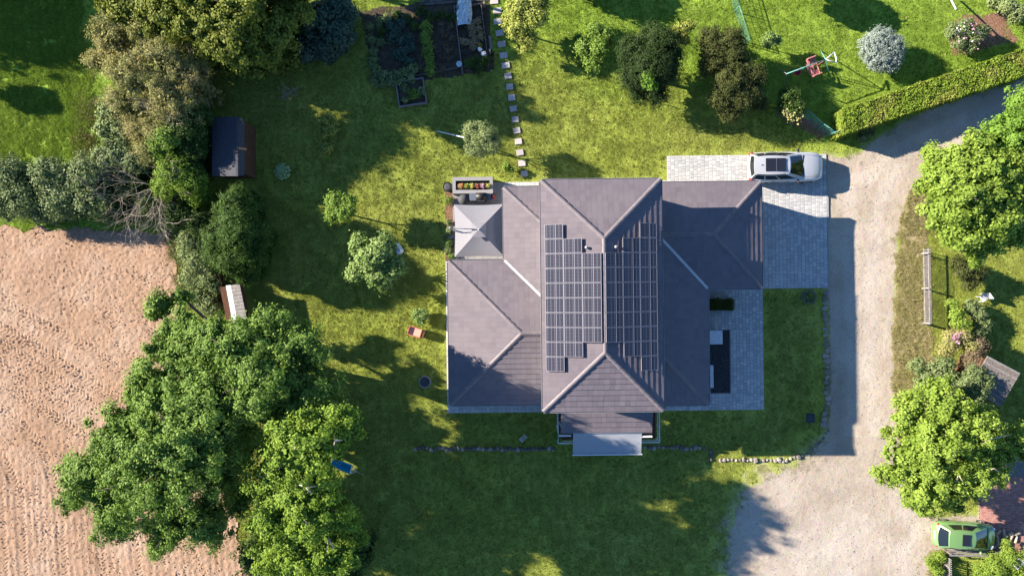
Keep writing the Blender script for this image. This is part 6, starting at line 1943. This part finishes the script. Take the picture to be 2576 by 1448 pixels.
wire_fence('wire_fence', 'teal wire fence corner between dark shrubs and hedge end', [(2010, 285), (2055, 324), (2082, 342), (2122, 328)], 1.1, M['teal'])
wire_fence('wire_fence', 'low green wire fence across the north lawn at the top edge', [(1828, -40), (1848, 30), (1875, 112)], .9, M['netwire'])

# ------------------------------------------------------------------ swing set
SWZ = 1.9
sw = empty('swing_set', W(2030, 172), 'children swing frame of thin green and white tubes', 'swing set')
os_ = W(2030, 172)
def Q(px, py, z=0): return W(px, py, z) - os_
LA, RA = Q(1979, 186, SWZ), Q(2077, 150, SWZ)
m = MB(); m.smooth = True; m.tube([LA, RA], .03, 8); m.build('top_bar', M['teal'], sw)
for a, pts in ((RA, ((2065, 128), (2088, 193))), (LA, ((1952, 169), (1977, 210)))):
    for p in pts:
        m = MB(); m.smooth = True; m.tube([a, Q(*p)], .026, 8); m.build('leg', M['teal'] if a is RA else M['greymetal'], sw)
m = MB(); m.smooth = True
e1, e2 = Q(2098, 132, 1.75), Q(2104, 158, 1.75)
m.tube([RA, e1], .03, 6); m.tube([RA, e2], .03, 6); m.tube([e1, e1.lerp(e2, .5) + Vector((.05, 0, 0)), e2], .045, 6)
m.build('end_bracket', M['whitepaint'], sw)
dz = (RA - LA).normalized()
pr_ = Vector((-dz.y, dz.x, 0))
gs = empty('gondola_swing', Q(2044, 170, .5) + os_, 'salmon-pink two-seat gondola swing hanging from the frame', 'swing', None, math.atan2(dz.y, dz.x))
def gbox(nm, c_, d_, mt=M['pink'], rz=0): 
    m = MB(); m.box(c_, d_, rz); m.build(nm, mt, gs)
gbox('floor', (0, 0, -.25), (.40, .75, .04))
for s_ in (-1, 1):
    gbox('seat', (0, s_ * .38, .02), (.46, .28, .05))
    gbox('backrest', (0, s_ * .56, .20), (.50, .06, .40))
    gbox('armrest', (.23, s_ * .30, .16), (.05, .46, .05)); gbox('armrest', (-.23, s_ * .30, .16), (.05, .46, .05))
    m = MB(); m.tube([(s_ * .26, 0, -.2), (s_ * .26, 0, SWZ - .52)], .015, 6); m.build('hanger', M['pink'], gs)
    m = MB(); m.box((s_ * .12, 0, .12), (.03, .5, .03)); m.build('grip', M['black'], gs)
bs = empty('bucket_swing', Q(2002, 184, .5) + os_, 'red toddler bucket swing at the shaded end of the frame', 'swing', None, math.atan2(dz.y, dz.x))
m = MB(); m.smooth = True; m.lathe([(.10, 0), (.20, .12), (.22, .3), (.20, .3), (.17, .14), (.08, .03)], (0, 0, 0), 16); m.build('seat', M['red'], bs)
for s_ in (-1, 1):
    m = MB(); m.tube([(s_ * .2, 0, .28), (s_ * .22, 0, SWZ - .52)], .01, 5); m.build('rope', M['teal'], bs)
# small neighbours' things
po2 = empty('flag_pole', W(2390, -10), 'white pole reaching into the picture at the top right lawn', 'pole')
m = MB(); m.smooth = True; m.tube([W(2382, -20, .5) - W(2390, -10), W(2405, 24, 1.6) - W(2390, -10)], .045, 8); m.build('rod', M['whitepaint'], po2)
gc = empty('garden_chair', W(2464, 748), 'white folding garden chair on the neighbour lawn', 'chair', None, .6)
m = MB(); m.box((0, 0, .42), (.42, .42, .03)); m.build('seat', M['whitepaint'], gc)
m = MB(); m.box((.2, 0, .66), (.04, .42, .45)); m.build('backrest', M['whitepaint'], gc)
for sx in (-.18, .18):
    for sy in (-.18, .18):
        m = MB(); m.box((sx, sy, .2), (.03, .03, .41)); m.build('leg', M['whitepaint'], gc)
sl = empty('solar_lamp', W(2545, 1395), 'tilted garden solar lamp with white-framed square panel', 'solar lamp')
pt = W(2562, 1417, 1.45) - W(2545, 1395)
m = MB(); m.tube([(pt.x, pt.y, 0), (pt.x, pt.y, 1.4)], .025, 6); m.build('post', M['greymetal'], sl)
m = MB(); m.box((pt.x, pt.y, 1.43), (.60, .46, .04), .75); m.build('panel_frame', M['whitepaint'], sl)
m = MB(); m.box((pt.x, pt.y, 1.455), (.48, .34, .012), .75); m.build('panel', M['cells'], sl)
# hammock under the oak
hm = empty('hammock', W(865, 1172), 'bright blue hammock with white cord ends under the yellowing oak', 'hammock', None, 0)
oh = W(865, 1172)
ha, hb, hc_, hd2 = W(838, 1153, .9) - oh, W(886, 1169, .95) - oh, W(879, 1192, .95) - oh, W(828, 1172, .9) - oh
m = MB(); m.smooth = True
vs = []
for i in range(9):
    for j in range(7):
        u, v = i / 8, j / 6
        p = (ha.lerp(hb, u)).lerp(hd2.lerp(hc_, u), v)
        p.z -= .18 * sin(pi * v) + .1 * sin(pi * u)
        vs.append(p)
m.add(vs, [(i * 7 + j, i * 7 + j + 1, (i + 1) * 7 + j + 1, (i + 1) * 7 + j) for i in range(8) for j in range(6)])
m.build('cloth', M['bluecloth'], hm)
m = MB(); m.tube([hb, hc_], .025, 6); m.build('spreader_bar', M['whitepaint'], hm)
tip = W(897, 1185, 1.15) - oh
m = MB()
for k in range(6): m.tube([hb.lerp(hc_, k / 5), tip], .012, 4)
m.tube([tip, tip + Vector((.5, -.15, .3))], .012, 5)
m.build('cord', M['whitepaint'], hm)
hpst = empty('hammock_post', W(0, 0) + oh + tip + Vector((.5, -.15, 0)), 'dark timber post holding the hammock cord in shade', 'post')
hpst.location.z = 0
m = MB(); m.box((0, 0, .85), (.09, .09, 1.7)); m.build('post', M['brownwood'], hpst)
# green pot shrub at porch corner
tree('thuja_bush', 'narrow lit bush at the left corner of the porch railing', 'shrub', None, [(1400, 1100, .9, .24), (1400, 1110, .7, .26), (1403, 1092, .9, .18)], M['bright'], 1600, 0.07, 0.03, 0.14)

# red brick yard on the right
yr = [W(2470, 1180), W(2700, 1180), W(2700, 1392), W(2470, 1392)]
m = MB(); m.prism([(W(2462, 1388).x, W(2462, 1388).y), (W(2700, 1388).x, W(2700, 1388).y), (W(2700, 1150).x, W(2700, 1150).y), (W(2462, 1150).x, W(2462, 1150).y)], -.2, .012)
yard = m.build('brick_yard', M['sand']); yard['kind'] = 'structure'
x0, x1, y0, y1 = W(2462, 0).x, W(2600, 0).x, W(0, 1388).y, W(0, 1200).y
rest = MB(); k = 0
m0 = MB(); m0.box((0, 0, 0), (.2, .094, .05), 0, .97); bme = m0.mesh('brick', M['redbrick'])
yy = y0; row = 0
while yy < y1:
    xx = x0 + (row % 2) * .105
    while xx < x1:
        if k < 1200 and W(2462, 1388).x < xx < W(2560, 0).x and k % 5 == 0 and k / 5 < 290:
            o = link('brick', bme, yard); o.location = (xx + .1, yy + .05, .01 + rngv.uniform(0, .006))
        else:
            rest.t = rngv.random(); rest.box((xx + .1, yy + .05, .01 + rngv.uniform(0, .006)), (.2, .094, .05), 0, .97)
        xx += .21; k += 1
    yy += .104; row += 1
o = rest.build('brick_rows', M['redbrick'], yard); o['kind'] = 'stuff'
# log pile by the green car
for k in range(9):
    o = empty('log', W(2505 + (k % 4) * 16, 1340 + (k // 4) * 14), ordinal(k) + ' split log of the pile at the green car bonnet, counted from the car', 'log', 'logs in front of the green car', rngv.uniform(.2, 1.9))
    m = MB(); m.smooth = True; L = rngv.uniform(.35, .8)
    m.tube([(-L / 2, 0, .1), (L / 2, 0, .1 + rngv.uniform(0, .12))], [.09, .075], 8); m.build('log', M['palebark'], o)
# blossoms on flowering shrubs
def blossoms(root_name, pts, n, spread, mat, size, seed):
    rr = np.random.default_rng(seed)
    root = bpy.data.objects[root_name]
    pos = []
    for (x, y, z) in pts:
        c = W(x, y, z) - root.location
        pos.append(np.array(c)[None] + rr.normal(0, 1, (n, 3)) * np.array([spread, spread, .08]))
    pos = np.concatenate(pos)
    nr = rr.normal(0, .35, pos.shape); nr[:, 2] += 1
    link('blossom', np_mesh('blossom', leaf_quads(pos, nr, size * rr.uniform(.7, 1.3, len(pos)), rr, 1.0), 4, mat), root)
blossoms('buddleia_shrub', [(2402, 848, 1.78), (2412, 842, 1.82), (2405, 856, 1.75)], 9, .14, M['pinkfl'], .13, 1)
blossoms('rose_bush', [(2448, 68, 1.5), (2462, 88, 1.35), (2420, 95, 1.3), (2470, 105, 1.1)], 7, .2, M['pinkfl'], .11, 2)
blossoms('rose_bush', [(2430, 62, 1.5), (2405, 78, 1.3)], 6, .2, M['whitefl'], .09, 3)
blossoms('viburnum_shrub', [(1985, 288, 1.62), (1996, 292, 1.6), (2006, 288, 1.65), (1978, 282, 1.6)], 26, .2, M['yellowtip'], .12, 4)  # yellow-coloured leaf tips on the dark shrub
